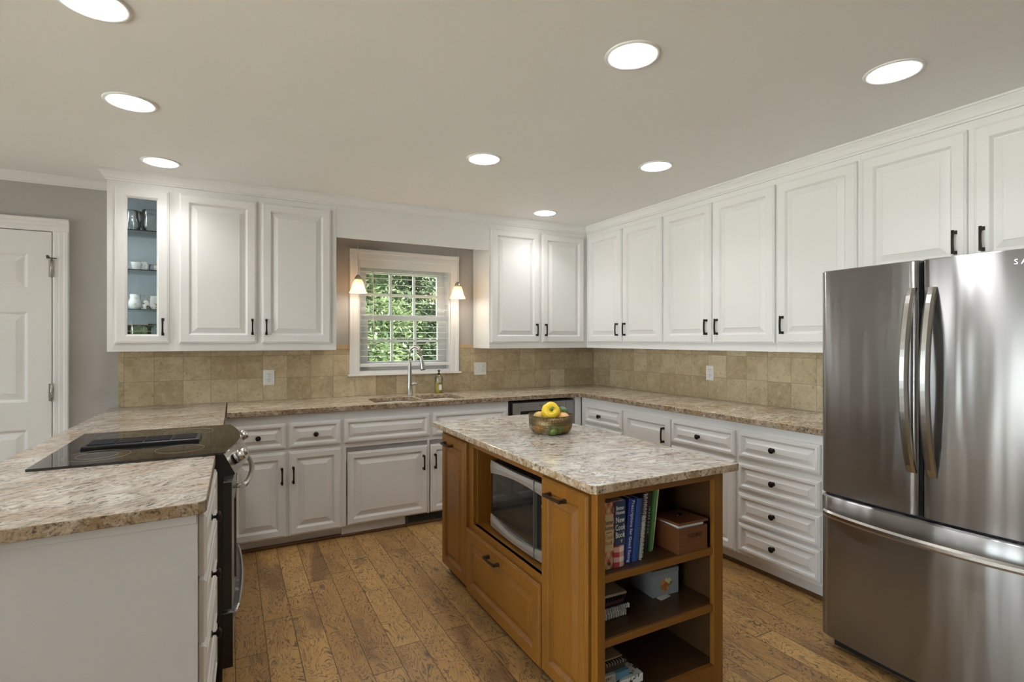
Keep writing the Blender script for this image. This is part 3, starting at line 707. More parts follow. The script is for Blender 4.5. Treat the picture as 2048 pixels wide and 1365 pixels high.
for pts in bowls():
    cx = sum(p[0] for p in pts) / len(pts); cy = sum(p[1] for p in pts) / len(pts)
    loops = []
    for k, z in ((1.03, .178), (1.0, .178), (.985, .03), (.94, .012), (.86, .004), (.2, 0)):
        loops.append([((p[0] - cx) * k + cx + 1.975, (p[1] - cy) * k + cy + .37, z) for p in pts])
    o = B().rings(loops, 0, True, False, True).build('sink_bowl', M['steelh'], t, fixn=False)
    B().lathe([(.04, 0), (.038, .004), (.03, .002), (.005, .001)], (cx + 1.975, cy + .37, .001), 20).build('drain', M['chrome'], o)
t = thing('kitchen_faucet', 'brushed nickel gooseneck faucet behind the sink', 'faucet', (-1.955, -.12, .914))
B().lathe([(.024, 0), (.024, .004), (.0225, .006), (.0185, .10), (.0165, .18), (.0135, .26), (.0125, .30)], seg=20).build('faucet_body', M['nickel'], t)
dv = Vector((.82, -.57, 0)).normalized(); R = .043
pts = [(0, 0, .29), (0, 0, .355)] + [tuple(dv * (R - R * math.cos(a)) + Vector((0, 0, .355 + R * math.sin(a)))) for a in [i * PI / 12 for i in range(1, 11)]]
e_ = Vector(pts[-1]); e2 = e_ + dv * .012 + Vector((0, 0, -.055)); 
B().tube(pts + [tuple(e2)], .0125, 14).build('gooseneck', M['nickel'], t)
B().tube([tuple(e2), tuple(e2 + dv * .004 + Vector((0, 0, -.02))), tuple(e2 + dv * .018 + Vector((0, 0, -.105))), tuple(e2 + dv * .0185 + Vector((0, 0, -.11)))], [.0135, .015, .021, .021], 16).build('spray_head', M['nickel'], t)
B().tube([tuple(e2 + dv * .0187 + Vector((0, 0, -.1105))), tuple(e2 + dv * .0195 + Vector((0, 0, -.117)))], .019, 16).build('nozzle', M['black'], t)
o = B().tube([(.012, -.004, .092), (.062, -.012, .09)], .0125, 14).tube([(.06, -.012, .09), (.10, -.018, .085)], [.005, .004], 8).build('lever_handle', M['nickel'], t)
t = thing('soap_bottle', 'clear pump bottle of yellow dish soap beside the faucet', 'bottle', (-1.69, -.085, .914))
B().lathe([(.030, 0), (.033, .004), (.033, .135), (.028, .147), (.012, .152), (.011, .158)], seg=22).build('bottle_body', M['glassware'], t)
B().lathe([(.028, .002), (.031, .006), (.031, .093)], seg=20).build('liquid_soap', simple('yellow_soap', (.62, .50, .05), .25, 0, .1), t)
B().lathe([(.012, .158), (.012, .170), (.005, .172), (.005, .182), (.010, .184), (.010, .196)], seg=14).tube([(0, 0, .19), (-.012, -.022, .188)], .004, 8).build('pump', M['black'], t)
B().box(-.012, .012, -.0345, -.0325, .03, .075).build('label', M['plate'], t)
# outlets
def outlet(label, loc, rz, w, cols):
    t = thing('wall_outlet', label, 'outlet', loc, rz, 'outlets on the tile backsplash'); h = .112
    B().box(-w / 2, w / 2, -.006, 0, -h / 2, h / 2, 0, .002).build('cover_plate', M['plate'], t)
    for x, kind in cols:
        if kind == 'o':
            for z in (-.02, .02):
                o = B().lathe([(.0165, 0), (.0165, .008), (.015, .009)], (x, 0, z), 18, axis='y').build('receptacle', M['plate'], t)
                B().box(x - .007, x - .005, -.0095, -.006, z + .000, z + .009).box(x + .005, x + .007, -.0095, -.006, z + .0, z + .008).box(x - .002, x + .002, -.0095, -.006, z - .011, z - .007).build('slots', M['dark'], o)
        else: B().box(x - .005, x + .005, -.009, -.005, -.011, .011).box(x - .004, x + .004, -.016, -.008, .0, .010).build('toggle', M['plate'], t)
outlet('white outlet on the tiles left of the sink window', (-3.0, 0, 1.086), 0, .078, [(0, 'o')])
outlet('white switch and outlet plate on the tiles right of the sink window', (-1.267, 0, 1.109), 0, .117, [(-.023, 's'), (.023, 'o')])
outlet('white outlet on the tiles of the right wall', (0, -1.473, 1.113), RZ, .072, [(0, 'o')])

# ================================================================== PENINSULA
e = sempty('wall_peninsula')
B().box(-4.0, -3.352, -2.61, -2.592, 0, .8785).box(-3.358, -3.336, -2.614, -2.592, 0, .8785).build('end_panel', M['wall'], e)
B().box(-4.0, -3.338, -2.616, -2.605, .851, .879, 0, .002).build('top_rail', M['wall'], e)
struct(B().box(-4.0, -3.955, -2.59, .0, 0, .8785).build('wall_dining', M['wall']))
t = thing('drawer_cabinet', 'white drawer cabinet in the peninsula end beside the range', 'cabinet', (-3.924, -2.571, 0), PI / 2 - .028, 'white base cabinets')
B().box(0.006, .602, -.585, 0, .09, .879).build('cabinet_body', M['white'], t); B().box(0.006, .602, -.52, -.02, 0, .09).build('toe_kick', M['white'], t)
for z0, z1 in ((.690, .866), (.500, .678), (.294, .488), (.105, .282)):
    d = front(t, 'drawer', .004, .597, z0, z1, -.589, **DR); knob(d, .262, (z1 - z0) / 2)
t = thing('corner_cabinet', 'white blind corner base behind the range on the peninsula', 'cabinet', (-3.89, -1.18, 0))
B().box(0, .575, 0, 1.175, .09, .879).build('cabinet_body', M['white'], t)
# range (local x along +y world, front toward +x world)
t = thing('electric_range', 'slide-in electric range with black glass cooktop and steel front', 'range', (-3.838, -1.957, 0), PI / 2 - .016)
RW = .765
B().box(.003, RW - .003, -.555, 0, .02, .905).box(.003, RW - .003, -.545, -.05, .03, .10).build('range_body', M['black'], t)
arcp = [(RW * i / 16, -(.548 + .064 * math.sin(PI * (.06 + .88 * i / 16)) + .012 * i / 16)) for i in range(17)]
poly = [(-.004, .035), (RW + .004, .035)] + [(p[0] * 1.0105 - .004, p[1]) for p in arcp[::-1]]
B().prism(poly, .915, .923, 'z').build('glass_cooktop', M['bglass'], t)
gt = [o for o in t.children if o.name.startswith('glass_cooktop')][0]
RING = simple('burner_mark', (.30, .25, .17), .3)
for (x, y, R) in ((.16, -.40, .085), (.16, -.13, .105), (.61, -.40, .10), (.61, -.13, .08)):
    for rr in ((R, R * .62) if R > .1 else (R,)):
        B().ring((x, y, .9228), rr, .0007, 48, 4).build('burner_ring', RING, gt)
vt = B().box(.305, .465, -.46, -.045, .9225, .936, 0, .004).build('vent_grille', M['black'], t)
b = B()
for k in range(4):
    y0 = -.445 + k * .097
    for j in range(11): x = .325 + j * .0115; b.box(x, x + .005, y0, y0 + .09, .936, .940)
b.build('grille_bars', simple('blue_black_bars', (.03, .033, .05), .25, .5), vt)
# slanted control panel following the arc
cl = []
for i, (x, y) in enumerate(arcp): cl.append([(x, y + .05, .915), (x, y, .915), (x, y - .036, .838), (x, y - .032, .832), (x, y + .05, .826)])
B().rings(cl).build('control_panel', [M['steelh']], t)
for x in (0, RW):
    b = B(); k = 0 if x == 0 else 16; y = arcp[k][1]; sg = -.004 if x == 0 else .004
    b.prism([(y + .075, .915), (y - .002, .915), (y - .040, .836), (y - .034, .829), (y + .075, .822)], x, x + sg, 'x')
    b.build('end_cap', M['black'], t)
sl = Vector((0, -.077, .036)).normalized()
for x in (.085, .165, .60, .68):
    i = min(range(17), key=lambda q: abs(arcp[q][0] - x)); c = Vector((x, arcp[i][1] - .018, .877))
    B().tube([tuple(c), tuple(c + sl * .010)], .022, 18).tube([tuple(c + sl * .010), tuple(c + sl * .012), tuple(c + sl * .034), tuple(c + sl * .036)], [.017, .019, .017, .014], 18).build('control_knob', M['steelh'], t)
# oven door
b = B(); dl = []
for i in range(17):
    x = RW * i / 16; y = -.590 - .012 * math.sin(PI * i / 16)
    dl.append([(x, -.558, .30), (x, y, .30), (x, y, .806), (x, -.558, .806)])
B().rings(dl).build('oven_door', M['steel'], t)
dd = [o for o in t.children if o.name.startswith('oven_door')][0]
B().box(-.002, .004, -.588, -.556, .302, .802).box(RW - .004, RW + .002, -.588, -.556, .302, .802).build('door_edge', M['black'], dd)
B().box(.14, RW - .14, -.6035, -.595, .37, .70).build('oven_window', M['bglass'], dd)
def bowbar(y, z, out, x0=.03, x1=RW - .03, dz=.0):
    return [(x0 + (x1 - x0) * i / 14, y - out * math.sin(PI * i / 14) ** .7, z + dz * math.sin(PI * i / 14)) for i in range(15)]
b = B().tube(bowbar(-.628, .775, .038), .011, 12)
for x in (.045, RW - .045): b.tube([(x, -.59, .775), (x, -.634, .775)], .009, 10)
b.build('oven_handle', M['steelh'], dd)
dl = []
for i in range(17):
    x = RW * i / 16; s_ = math.sin(PI * i / 16)
    dl.append([(x, -.556, .07), (x, -.586 - .010 * s_, .07), (x, -.590 - .012 * s_, .26), (x, -.604 - .03 * s_, .275), (x, -.604 - .03 * s_, .285), (x, -.556, .288)])
B().rings(dl).build('storage_drawer', M['steel'], t)
wd = [o for o in t.children if o.name.startswith('storage_drawer')][0]
B().box(-.003, .004, -.592, -.556, .072, .285).build('drawer_edge', M['black'], wd)
B().tube(bowbar(-.604, .292, .022, .0, RW), .006, 8).build('drawer_lip', M['chrome'], wd)

# ================================================================== REFRIGERATOR
t = thing('refrigerator', 'stainless french door refrigerator with bottom freezer drawer', 'refrigerator', (-.912, -2.895, 0), RZ)
FW = .79; sm = .392
B().box(.01, FW - .01, .075, .80, .03, 1.655).build('fridge_body', M['darkgrey'], t)
B().box(.03, FW - .03, .05, .70, 0, .05).build('kick_plate', M['black'], t)
def fdoor(name, x0, x1, z0, z1, bul, lip=False):
    n = 28; pr = []
    for i in range(n + 1):
        s_ = i / n; x = x0 + (x1 - x0) * s_
        u = (x / FW) * 2 - 1; y = -bul * (1 - u * u)
        e0 = min(x - x0, x1 - x); y += .012 * max(0, 1 - e0 / .016) ** 2
        pr.append((x, y))
    poly = pr + [(x1, .07), (x0, .07)]
    zz = [(z0, .006), (z0 + .004, .0), (z1 - .004, 0), (z1, .006)]
    if lip: zz = [(z0, .006), (z0 + .004, 0), (z1 - .085, 0), (z1 - .075, -.002), (z1 - .006, -.003), (z1, .006)]
    loops = [[(p[0], p[1] + (a if p[1] < .06 else 0), z) for p in poly] for z, a in zz]
    return B().rings(loops, 0, False).build(name, M['steel'], t)
dl_ = fdoor('left_door', 0, sm - .005, .688, 1.672, .022); dr_ = fdoor('right_door', sm + .007, FW, .688, 1.672, .022); dz_ = fdoor('freezer_drawer', 0, FW, .05, .677, .022, True)
for o in (dl_, dr_, dz_):
    for p in o.data.polygons: p.use_smooth = abs(p.normal.z) < .5 and p.normal.y < -.3
B().box(sm - .012, sm + .012, .015, .07, .69, 1.665).build('door_gasket', M['dark'], t)
B().box(.01, FW - .01, .02, .07, .676, .690).build('drawer_gasket', M['dark'], t)
def fhandle(par, x, z0, z1):
    n = 24; loops = []
    for i in range(n + 1):
        s_ = i / n; z = z0 + (z1 - z0) * s_; o_ = .062 * math.sin(PI * s_) ** .75 if 0 < s_ < 1 else 0
        y = -.022 - o_; w_ = .017; d_ = .012
        loops.append([(x - w_, y + .006, z), (x - w_ * .92, y - d_ * .35, z), (x - w_ * .45, y - d_, z), (x + w_ * .45, y - d_, z), (x + w_ * .92, y - d_ * .35, z), (x + w_, y + .006, z), (x + w_ * .5, y + .012, z), (x - w_ * .5, y + .012, z)])
    return B().rings(loops, 0, False).build('door_handle', M['steelh'], par)
fhandle(dl_, .367, .855, 1.566); fhandle(dr_, .436, .850, 1.564)
n = 28; loops = []
for i in range(n + 1):
    s_ = i / n; x = .028 + (FW - .056) * s_; y = -.020 - .058 * math.sin(PI * s_) ** .6
    loops.append([(x, y + .008, .598), (x, y - .006, .592), (x, y - .014, .602), (x, y - .014, .614), (x, y - .006, .622), (x, y + .008, .618)])
B().rings(loops, 0, False).build('drawer_handle', M['steelh'], dz_)
text('SAMSUNG', .026, simple('raised_silver_letters', (.75, .75, .75), .2, 1.0), dr_, (.745, -.0085, 1.628), (PI / 2, 0, math.radians(4.6)), 'brand_lettering', .0006, 'CENTER', sp=1.5)

# ================================================================== ISLAND
IH = .88
IX0, IX1, IY0, IY1 = -2.145, -1.525, -2.875, -1.385    # carcass
t = thing('kitchen_island', 'honey stained wooden island cabinet with open bookshelf end', 'island', ((IX0 + IX1) / 2, (IY0 + IY1) / 2, 0))
ox, oy = (IX0 + IX1) / 2, (IY0 + IY1) / 2
def ib(*bxs, name, mat, par=None, bev=.0012):
    b = B()
    for x0, x1, y0, y1, z0, z1 in bxs: b.box(x0 - ox, x1 - ox, y0 - oy, y1 - oy, z0, z1, 0, bev)
    return b.build(name, mat, par or t)
ZT = .85
by = -2.565   # back of the bookcase
ib((-2.135, IX1, IY1 - .018, IY1, .07, ZT), (IX1 - .018, IX1, IY0 + .018, IY1 - .018, .0, ZT), (-2.125, IX1 - .018, by, by + .015, .03, ZT), (-2.125, -1.60, -1.84, -1.822, .07, ZT), (-2.125, -1.60, -2.55, -2.535, .07, ZT), name='carcass', mat=M['oakz'])
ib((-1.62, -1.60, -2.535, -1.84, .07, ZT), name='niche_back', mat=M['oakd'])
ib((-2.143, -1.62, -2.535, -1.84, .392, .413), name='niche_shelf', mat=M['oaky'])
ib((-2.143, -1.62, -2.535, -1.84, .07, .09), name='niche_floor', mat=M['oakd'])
# long side face frame
ib((-2.145, -2.125, -1.83, -1.768, .07, ZT), (-2.145, -2.125, -1.42, -1.385, .07, ZT), (-2.145, -2.125, -2.56, -2.525, .07, ZT), (-2.145, -2.125, IY0 + .0202, -2.835, .07, ZT),
   (-2.145, -2.125, -1.768, -1.42, .07, .10), (-2.145, -2.125, -1.768, -1.42, .80, ZT), (-2.145, -2.125, -2.525, -1.83, .808, ZT), (-2.145, -2.125, -2.525, -1.83, .368, .413), (-2.145, -2.125, -2.835, -2.56, .80, ZT), name='side_face_frame', mat=M['oakz'])
ib((-2.11, -2.10, IY0 + .02, IY1 - .02, 0, .07), name='toe_kick', mat=M['shoe'])
# bookcase end
ib((-2.145, -2.112, IY0, IY0 + .02, .0, ZT), name='bookcase_stile', mat=M['oakz']); ib((-1.576, IX1, IY0, IY0 + .02, 0, ZT), name='bookcase_stile', mat=M['oakz'])
ib((-2.112, -1.576, IY0, IY0 + .02, .815, ZT), name='bookcase_rail', mat=M['oakx']); ib((-2.112, -1.576, IY0, IY0 + .02, .0, .085), name='bookcase_rail', mat=M['oakx'])
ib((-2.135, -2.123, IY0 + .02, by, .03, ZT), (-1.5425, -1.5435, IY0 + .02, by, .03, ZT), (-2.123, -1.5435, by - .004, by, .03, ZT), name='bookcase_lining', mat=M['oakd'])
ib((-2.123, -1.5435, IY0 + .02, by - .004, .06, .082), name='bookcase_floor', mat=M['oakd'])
SH1, SH2 = .545, .32
for z in (SH1, SH2):
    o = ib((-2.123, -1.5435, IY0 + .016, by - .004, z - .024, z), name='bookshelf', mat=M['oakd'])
    ib((-2.112, -1.576, IY0 + .004, IY0 + .016, z - .025, z + .0005), name='shelf_edge', mat=M['oakx'], par=o)
# doors and drawer on the long side
def iface(name, ya, yb, z0, z1, rail=.058, hz=None, hy=None):
    d = panel_mesh(abs(yb - ya), z1 - z0, rail, .03).build(name, M['oakz'] if name == 'door' else M['oaky'], t, (-2.1452 - ox, max(ya, yb) - oy, z0), (0, 0, RZ))
    pull(d, max(ya, yb) - hy, hz - z0, True, me=PULLI, sc=1.12); return d
iface('door', -1.418, -1.768, .068, .823, .062, .776, -1.537); iface('door', -2.532, -2.840, .055, .824, .062, .770, -2.655); iface('drawer', -1.776, -2.522, .048, .381, .066, .330, -2.108)
# worktop
o = slab('island_worktop', [(-2.197, -1.335), (-2.197, -2.905), (-2.183, -2.920), (-1.489, -2.920), (-1.489, -1.335)], [], .85, IH, [M['gi_top'], M['gi_edge']])
tag(o, 'grey white granite worktop on the wooden island', 'worktop')
# microwave
t = thing('microwave_oven', 'stainless and black microwave in the island niche', 'microwave', (-2.085, -1.925, .413), RZ)
MWW, MH = .60, .345
B().box(0, MWW, .02, .44, .012, MH, 0, .004).build('oven_case', M['black'], t)
b = B()
for x in (.05, .55):
    for y in (.06, .40): b.lathe([(.014, 0), (.014, .013)], (x, y, 0), 12)
b.build('feet', M['black'], t)
B().box(0, MWW, -.004, .02, .012, MH, 0, .003).build('door_glass', M['bglass'], t)
SILV = simple('silver_band', (.74, .735, .72), .34, .85, .05)
top = []; bot = []; nn = 20
for i in range(nn + 1):
    s_ = i / nn; x = MWW * s_; k = math.sin(PI * s_)
    top.append((x, MH - .066 + .030 * k)); bot.append((x, .012 + .064 - .030 * k))
def band(pts, zedge, up):
    loops = []
    for i, (x, z) in enumerate(pts):
        k = math.sin(PI * i / nn); y = -.006 - .014 * k
        loops.append([(x, .004, zedge), (x, y, zedge), (x, y - .003, (z + zedge) / 2), (x, y, z), (x, .004, z)])
    return B().rings(loops)
band(top, MH, 1).build('top_band', SILV, t); band(bot, .012, 0).build('bottom_band', SILV, t)
B().box(.45, .453, -.0215, -.004, .012, MH).build('panel_seam', M['darkgrey'], t)
PRT = simple('keypad_print', (.55, .55, .55), .5)
for k, s_ in enumerate(['POPCORN', 'POTATO', 'PIZZA', '1 2 3', '4 5 6', '7 8 9', 'START']): text(s_, .014, PRT, t, (.523, -.0045, .245 - k * .023), (PI / 2, 0, 0), 'keypad_print')
B().box(.06, .40, -.0048, -.004, .09, .24).build('door_window', simple('mesh_window', (.02, .02, .02), .05, 0, .2, 300), t)

# fruit basket
BX, BY = -1.775, -1.99
t = thing('wire_fruit_basket', 'antique brass pierced wire basket of fruit on the island', 'basket', (BX, BY, IH))
BR = simple('antique_brass', (.20, .145, .07), .42, .8, .6, 60)
def pierced():
    tt = NT('pierced_brass_band'); v_ = tt.co(); x, y, z = tt.sep(v_)[:3]
    ang = tt.ma('MULTIPLY', tt.ma('ARCTAN2', y, x), 56.0); u = tt.ma('COSINE', ang); w_ = tt.ma('COSINE', tt.ma('MULTIPLY', z, 620.0))
    hole = tt.ma('GREATER_THAN', tt.ma('MULTIPLY', tt.ma('ADD', u, w_), .5), .62)
    tt.set(col=tt.mix(tt.noise(v_, 60, 3), (.23, .17, .085), (.12, .085, .04)), rough=.42, metal=.8)
    tr = tt.n('ShaderNodeBsdfTransparent'); mx = tt.n('ShaderNodeMixShader'); tt.put(mx.inputs[0], hole)
    tt.L.new(tt.b.outputs[0], mx.inputs[1]); tt.L.new(tr.outputs[0], mx.inputs[2]); tt.L.new(mx.outputs[0], tt.t.nodes['Material Output'].inputs[0]); return tt.m
B().lathe([(.1135, .052), (.116, .095), (.1145, .095), (.112, .052)], seg=48, caps=(False, False)).build('pierced_band', pierced(), t)
B().ring((0, 0, .096), .1155, .0022, 48).ring((0, 0, .051), .1132, .0018, 48).build('rim', BR, t)
def wr(h):   # wall radius at height h
    return .072 + .041 * math.sqrt(max(0, 1 - ((.052 - h) / .052) ** 2)) if h < .052 else .113
b = B()
for k in range(8): h = .006 + k * .0058; b.ring((0, 0, h), wr(h), .0013, 40, 5)
b.build('wire_hoops', BR, t)
for k in range(12):
    b = B(); a = k * PI / 6; b.tube([((wr(h)) * math.cos(a), (wr(h)) * math.sin(a), h) for h in (.003, .010, .02, .035, .052)], .0014, 6)
    b.build('wire_rib', BR, t)
B().lathe([(.074, .0), (.074, .003)], seg=36).build('basket_base', BR, t)
def fruit(name, label, cat, x, y, z, r, mat, sx=1, sz=1, rot=(0, 0, 0), group=None, stem=None, mod=None):
    tt = thing(name, label, cat, (BX + x, BY + y, IH + z), 0, group); tt.rotation_euler = rot
    prof = [(r * math.sin(PI * i / 14) * (1 + .0), -r * sz * math.cos(PI * i / 14)) for i in range(15)]; prof[0] = (.0005, prof[0][1]); prof[-1] = (.0005, prof[-1][1])
    if mod == 'pepper':
        prof = [(.004, -.045), (.022, -.048), (.036, -.043), (.043, -.025), (.046, 0), (.0465, .018), (.040, .033), (.026, .038), (.014, .033), (.004, .028)]
        B().lathe(prof, seg=40, mod=lambda a, h: 1 + .085 * abs(math.cos(2 * a + .4)) - .04).build('flesh', mat, tt)
        B().tube([(0, 0, .028), (.001, .001, .040), (.004, .002, .052)], [.011, .006, .0075], 10).build('stem', simple('pepper_stem', (.16, .24, .05), .5), tt)
    else:
        o = B().lathe(prof, seg=24).build('flesh', mat, tt); o.scale = (sx, 1, 1)
        if stem: B().lathe([(.003, r * sz - .002), (.0035, r * sz + .003)], seg=8).build('stem', stem, tt)
    return tt
def peel(name, a, b_, sc=9):
    tt = NT(name); v_ = tt.co(); c = tt.mix(tt.ramp(tt.noise(v_, sc, 3), [(.35, 0), (.65, 1)]), a, b_); tt.bump(tt.noise(v_, 160, 2), .12, .002); return tt.set(col=c, rough=.32)
ORG = peel('orange_peel', (.80, .33, .04), (.78, .40, .07)); MANG = peel('mango_skin', (.80, .45, .12), (.42, .42, .12), 12); LIME = peel('lime_skin', (.22, .34, .05), (.30, .42, .08)); AVO = peel('dark_green_skin', (.04, .12, .03), (.10, .20, .06), 30)
PEP = peel('yellow_pepper_skin', (.90, .60, .02), (.93, .66, .04)); STM = simple('stem_brown', (.12, .09, .04), .7)
fruit('bell_pepper', 'yellow bell pepper on top of the fruit basket', 'pepper', -.008, -.012, .112, .045, PEP, rot=(math.radians(62), 0, math.radians(-22)), mod='pepper')
fruit('avocado', 'dark green avocado at the back right of the basket', 'avocado', .070, -.006, .104, .030, AVO, 1.0, 1.3, (math.radians(80), .3, -.5), stem=STM)
fruit('mango', 'orange and green mango at the front left of the basket', 'fruit', -.052, .028, .080, .031, MANG, 1.0, 1.15, (1.2, .5, .4))
fruit('orange', 'orange low against the left wires of the basket', 'fruit', -.070, -.002, .034, .030, ORG)
fruit('peach', 'peach colored fruit at the right rim of the basket', 'fruit', .052, -.04, .074, .035, peel('peach_skin', (.82, .42, .14), (.85, .55, .25)))
fruit('orange', 'orange low against the right wires of the basket', 'fruit', .058, -.052, .032, .030, ORG)
fruit('lime', 'bright green lime at the front centre of the basket', 'fruit', .006, -.075, .029, .025, LIME, 1.0, 1.15, (1.4, .2, .3))
fruit('lime', 'darker green lime just left of the front centre lime', 'fruit', -.036, -.078, .026, .024, peel('lime_skin_dark', (.10, .20, .03), (.18, .28, .05)), 1.0, 1.2, (1.5, .1, -.2))
fruit('lemon', 'pale yellow lemon tucked under the bell pepper', 'fruit', -.02, -.03, .060, .028, peel('lemon_skin', (.85, .62, .10), (.80, .68, .22)), 1, 1.2, (1.5, 0, .6))

# ================================================================== SHELF CONTENTS  (x right, front toward -y)
def cloth(name, col, v=.15, r=.5): return simple(name, col, r, 0, v, 40)
def check_mat(name, kind):
    tt = NT(name); x, y, z = tt.sep(tt.co())[:3]
    if kind == 'gingham':
        a = tt.ma('LESS_THAN', tt.ma('FRACT', tt.ma('DIVIDE', z, .036)), .5); b_ = tt.ma('LESS_THAN', tt.ma('FRACT', tt.ma('DIVIDE', x, .044)), .5)
        c = tt.mix(tt.ma('MULTIPLY', tt.ma('ADD', a, b_), .5), (.72, .68, .62), (.45, .05, .05))
    else:
        p_ = tt.ma('ADD', tt.ma('DIVIDE', x, .036), tt.ma('DIVIDE', z, .052)); q_ = tt.ma('SUBTRACT', tt.ma('DIVIDE', x, .036), tt.ma('DIVIDE', z, .052))
        a = tt.ma('LESS_THAN', tt.ma('FRACT', p_), .5); b_ = tt.ma('LESS_THAN', tt.ma('FRACT', q_), .5)
        c = tt.mix(tt.ma('MULTIPLY', tt.ma('ADD', a, b_), .5), (.70, .55, .32), (.50, .13, .08))
    return tt.set(col=c, rough=.45)
def book(name, label, x, w, h, d, y, col, lean=0.0, group='books standing on the top island shelf', rounded=True, z=SH1, extra=None):
    tt = thing(name, label, 'book', (x, y, z), 0, group); tt.rotation_euler = (0, lean, 0)
    b = B(); n = 8
    sp_ = [(w * i / n, -(.005 if rounded else .0) * math.sin(PI * i / n)) for i in range(n + 1)]
    poly = sp_ + [(w, d), (w - .003, d), (w - .003, .004), (.003, .004), (.003, d), (0, d)]
    b.prism(poly, 0, h, 'z'); b.build('cover', col, tt)
    B().box(.0032, w - .0032, .004, d - .004, .004, h - .004).build('pages', M['paper'], tt)
    return tt
NAVY = cloth('navy_jacket', (.025, .05, .11)); BLUE = cloth('royal_blue_cloth', (.012, .045, .27), .1); BLUE2 = cloth('mid_blue_cloth', (.02, .06, .22), .1)
CRM = cloth('cream_print', (.70, .56, .34)); INK = cloth('ink', (.05, .03, .02)); SIL = simple('silver_print', (.62, .62, .62), .4); TAN = cloth('tan_print', (.42, .24, .10)); RED = cloth('red_print', (.40, .05, .05))
YB = -2.826
rx = (PI / 2, 0, 0)
k1 = book('cookbook', 'cream and red checked cookbook at the left end of the top shelf', -2.089, .050, .238, .17, YB, check_mat('diamond_jacket', 'd'))
B().box(.002, .048, -.0062, -.004, .064, .196).build('spine_panel', CRM, k1)
text('Better\nHomes', .022, INK, k1, (.027, -.0066, .157), rx, sx=.72, ls=.9); text('Cook\nBook', .022, TAN, k1, (.027, -.0066, .104), rx, sx=.72, ls=.9)
B().box(.016, .040, -.0068, -.006, .130, .132).build('spine_rule', INK, k1)
B().ring((.028, -.0075, .02), .004, .0014, 14, 5, axis='y').build('ring_mark', INK, k1)
k2 = book('cookbook', 'navy new cookbook with red gingham base beside the cream one', -2.037, .048, .240, .18, YB - .003, check_mat('gingham_jacket', 'gingham'))
B().box(.0, .048, -.0062, -.0025, .078, .238).build('spine_panel', NAVY, k2)
WHT = cloth('white_print', (.78, .76, .70))
text('Better\nHomes', .020, WHT, k2, (.024, -.0066, .205), rx, sx=.72, ls=.82); text('New\nCook\nBook', .030, WHT, k2, (.024, -.0066, .143), rx, sx=.66, ls=.9); text('Y', .016, WHT, k2, (.03, -.0066, .092), rx)
book('book', 'dark green book between the navy cookbook and the royal blue one', -1.9885, .012, .232, .15, YB + .045, cloth('dark_green_cloth', (.02, .06, .025)), .10)
ln = math.radians(6)
k3 = book('cookbook', 'royal blue book lettered Prescriptions for Good Eating', -1.982, .034, .236, .17, YB + .008, BLUE, ln)
text('Prescriptions for Good Eating', .0195, SIL, k3, (.017, -.0058, .118), (PI / 2, PI / 2, 0), sp=.98, sx=.98)
k4 = book('book', 'plain mid blue book right of the royal blue one', -1.944, .028, .232, .17, YB + .006, BLUE2, ln)
def spiral(name, label, x, w, h, d, y, cov, wire, lean, z=SH1, n=26, cat='book', group='books standing on the top island shelf', lay=False):
    tt = thing(name, label, cat, (x, y, z), 0, group)
    tt.rotation_euler = (0, lean, 0)
    B().box(0, w, .004, d, 0, h, 0, .001).build('cover', cov, tt)
    b = B()
    for i in range(n): b.box(w * .12, w * .88, -.004, .006, h * (i + .3) / n, h * (i + .3) / n + h / n * .5, 0, .001)
    b.build('binding', wire, tt); return tt
BLKC = cloth('black_cover', (.012, .012, .014)); WIREW = cloth('white_comb', (.70, .70, .68), .1)
spiral('spiral_cookbook', 'short comb bound booklet right of the plain blue book', -1.913, .010, .165, .13, YB + .004, BLKC, WIREW, ln, n=28)
spiral('spiral_cookbook', 'tall black book with white comb binding', -1.899, .018, .238, .15, YB + .02, BLKC, WIREW, ln, n=34)
spiral('spiral_cookbook', 'black book with looped white spiral next to the dark brown book', -1.876, .020, .236, .15, YB + .045, BLKC, SIL, ln, n=16)
k5 = book('handbook', 'dark brown book with small white spine letters', -1.852, .026, .233, .16, YB + .052, cloth('dark_brown_cloth', (.045, .032, .028)), ln)
text('I N B A R  B O O K', .0125, SIL, k5, (.013, -.0058, .125), (PI / 2, PI / 2, 0))
book('folder', 'thin green book right of the dark brown one', -1.824, .014, .236, .16, YB + .045, cloth('green_cloth', (.09, .28, .08)), math.radians(7), rounded=False)
tp = book('notebook', 'thin white booklet at the right end of the standing books', -1.8075, .008, .238, .15, YB + .052, M['paper'], math.radians(8), rounded=False)
# recipe box
t = thing('recipe_box', 'brown wooden recipe box with hinged lid on the top shelf', 'box', (-1.7, -2.862, SH1), math.radians(-2))
b = B().box(-.05, .098, 0, .008, 0, .098, 0, .001).box(-.05, .098, .142, .15, 0, .098, 0, .001).box(-.05, -.042, .008, .142, 0, .098).box(.09, .098, .008, .142, 0, .098).box(-.042, .09, .008, .142, 0, .008)
b.build('box_body', M['walnut'], t)
B().box(-.040, .088, .012, .135, .01, .104, mt=Matrix.Rotation(0, 4, 'X')).build('recipe_cards', M['paper'], t)
lid = B().box(-.052, .10, -.154, .004, 0, .010, 0, .002).build('lid', M['walnut'], t, (0, .150, .102), (math.radians(-3.5), 0, 0))
b = B().lathe([(.012, 0), (.012, .003), (.004, .005)], (.03, -.07, .010), 14).tube([(.012, -.08, .013), (.022, -.072, .02), (.038, -.066, .02), (.05, -.058, .013)], .003, 8)
b.build('lid_pull', M['pewter'], lid)
text('RECIPES', .022, cloth('burnt_letters', (.03, .012, .006)), t, (.034, -.0006, .064), rx, sp=1.0)
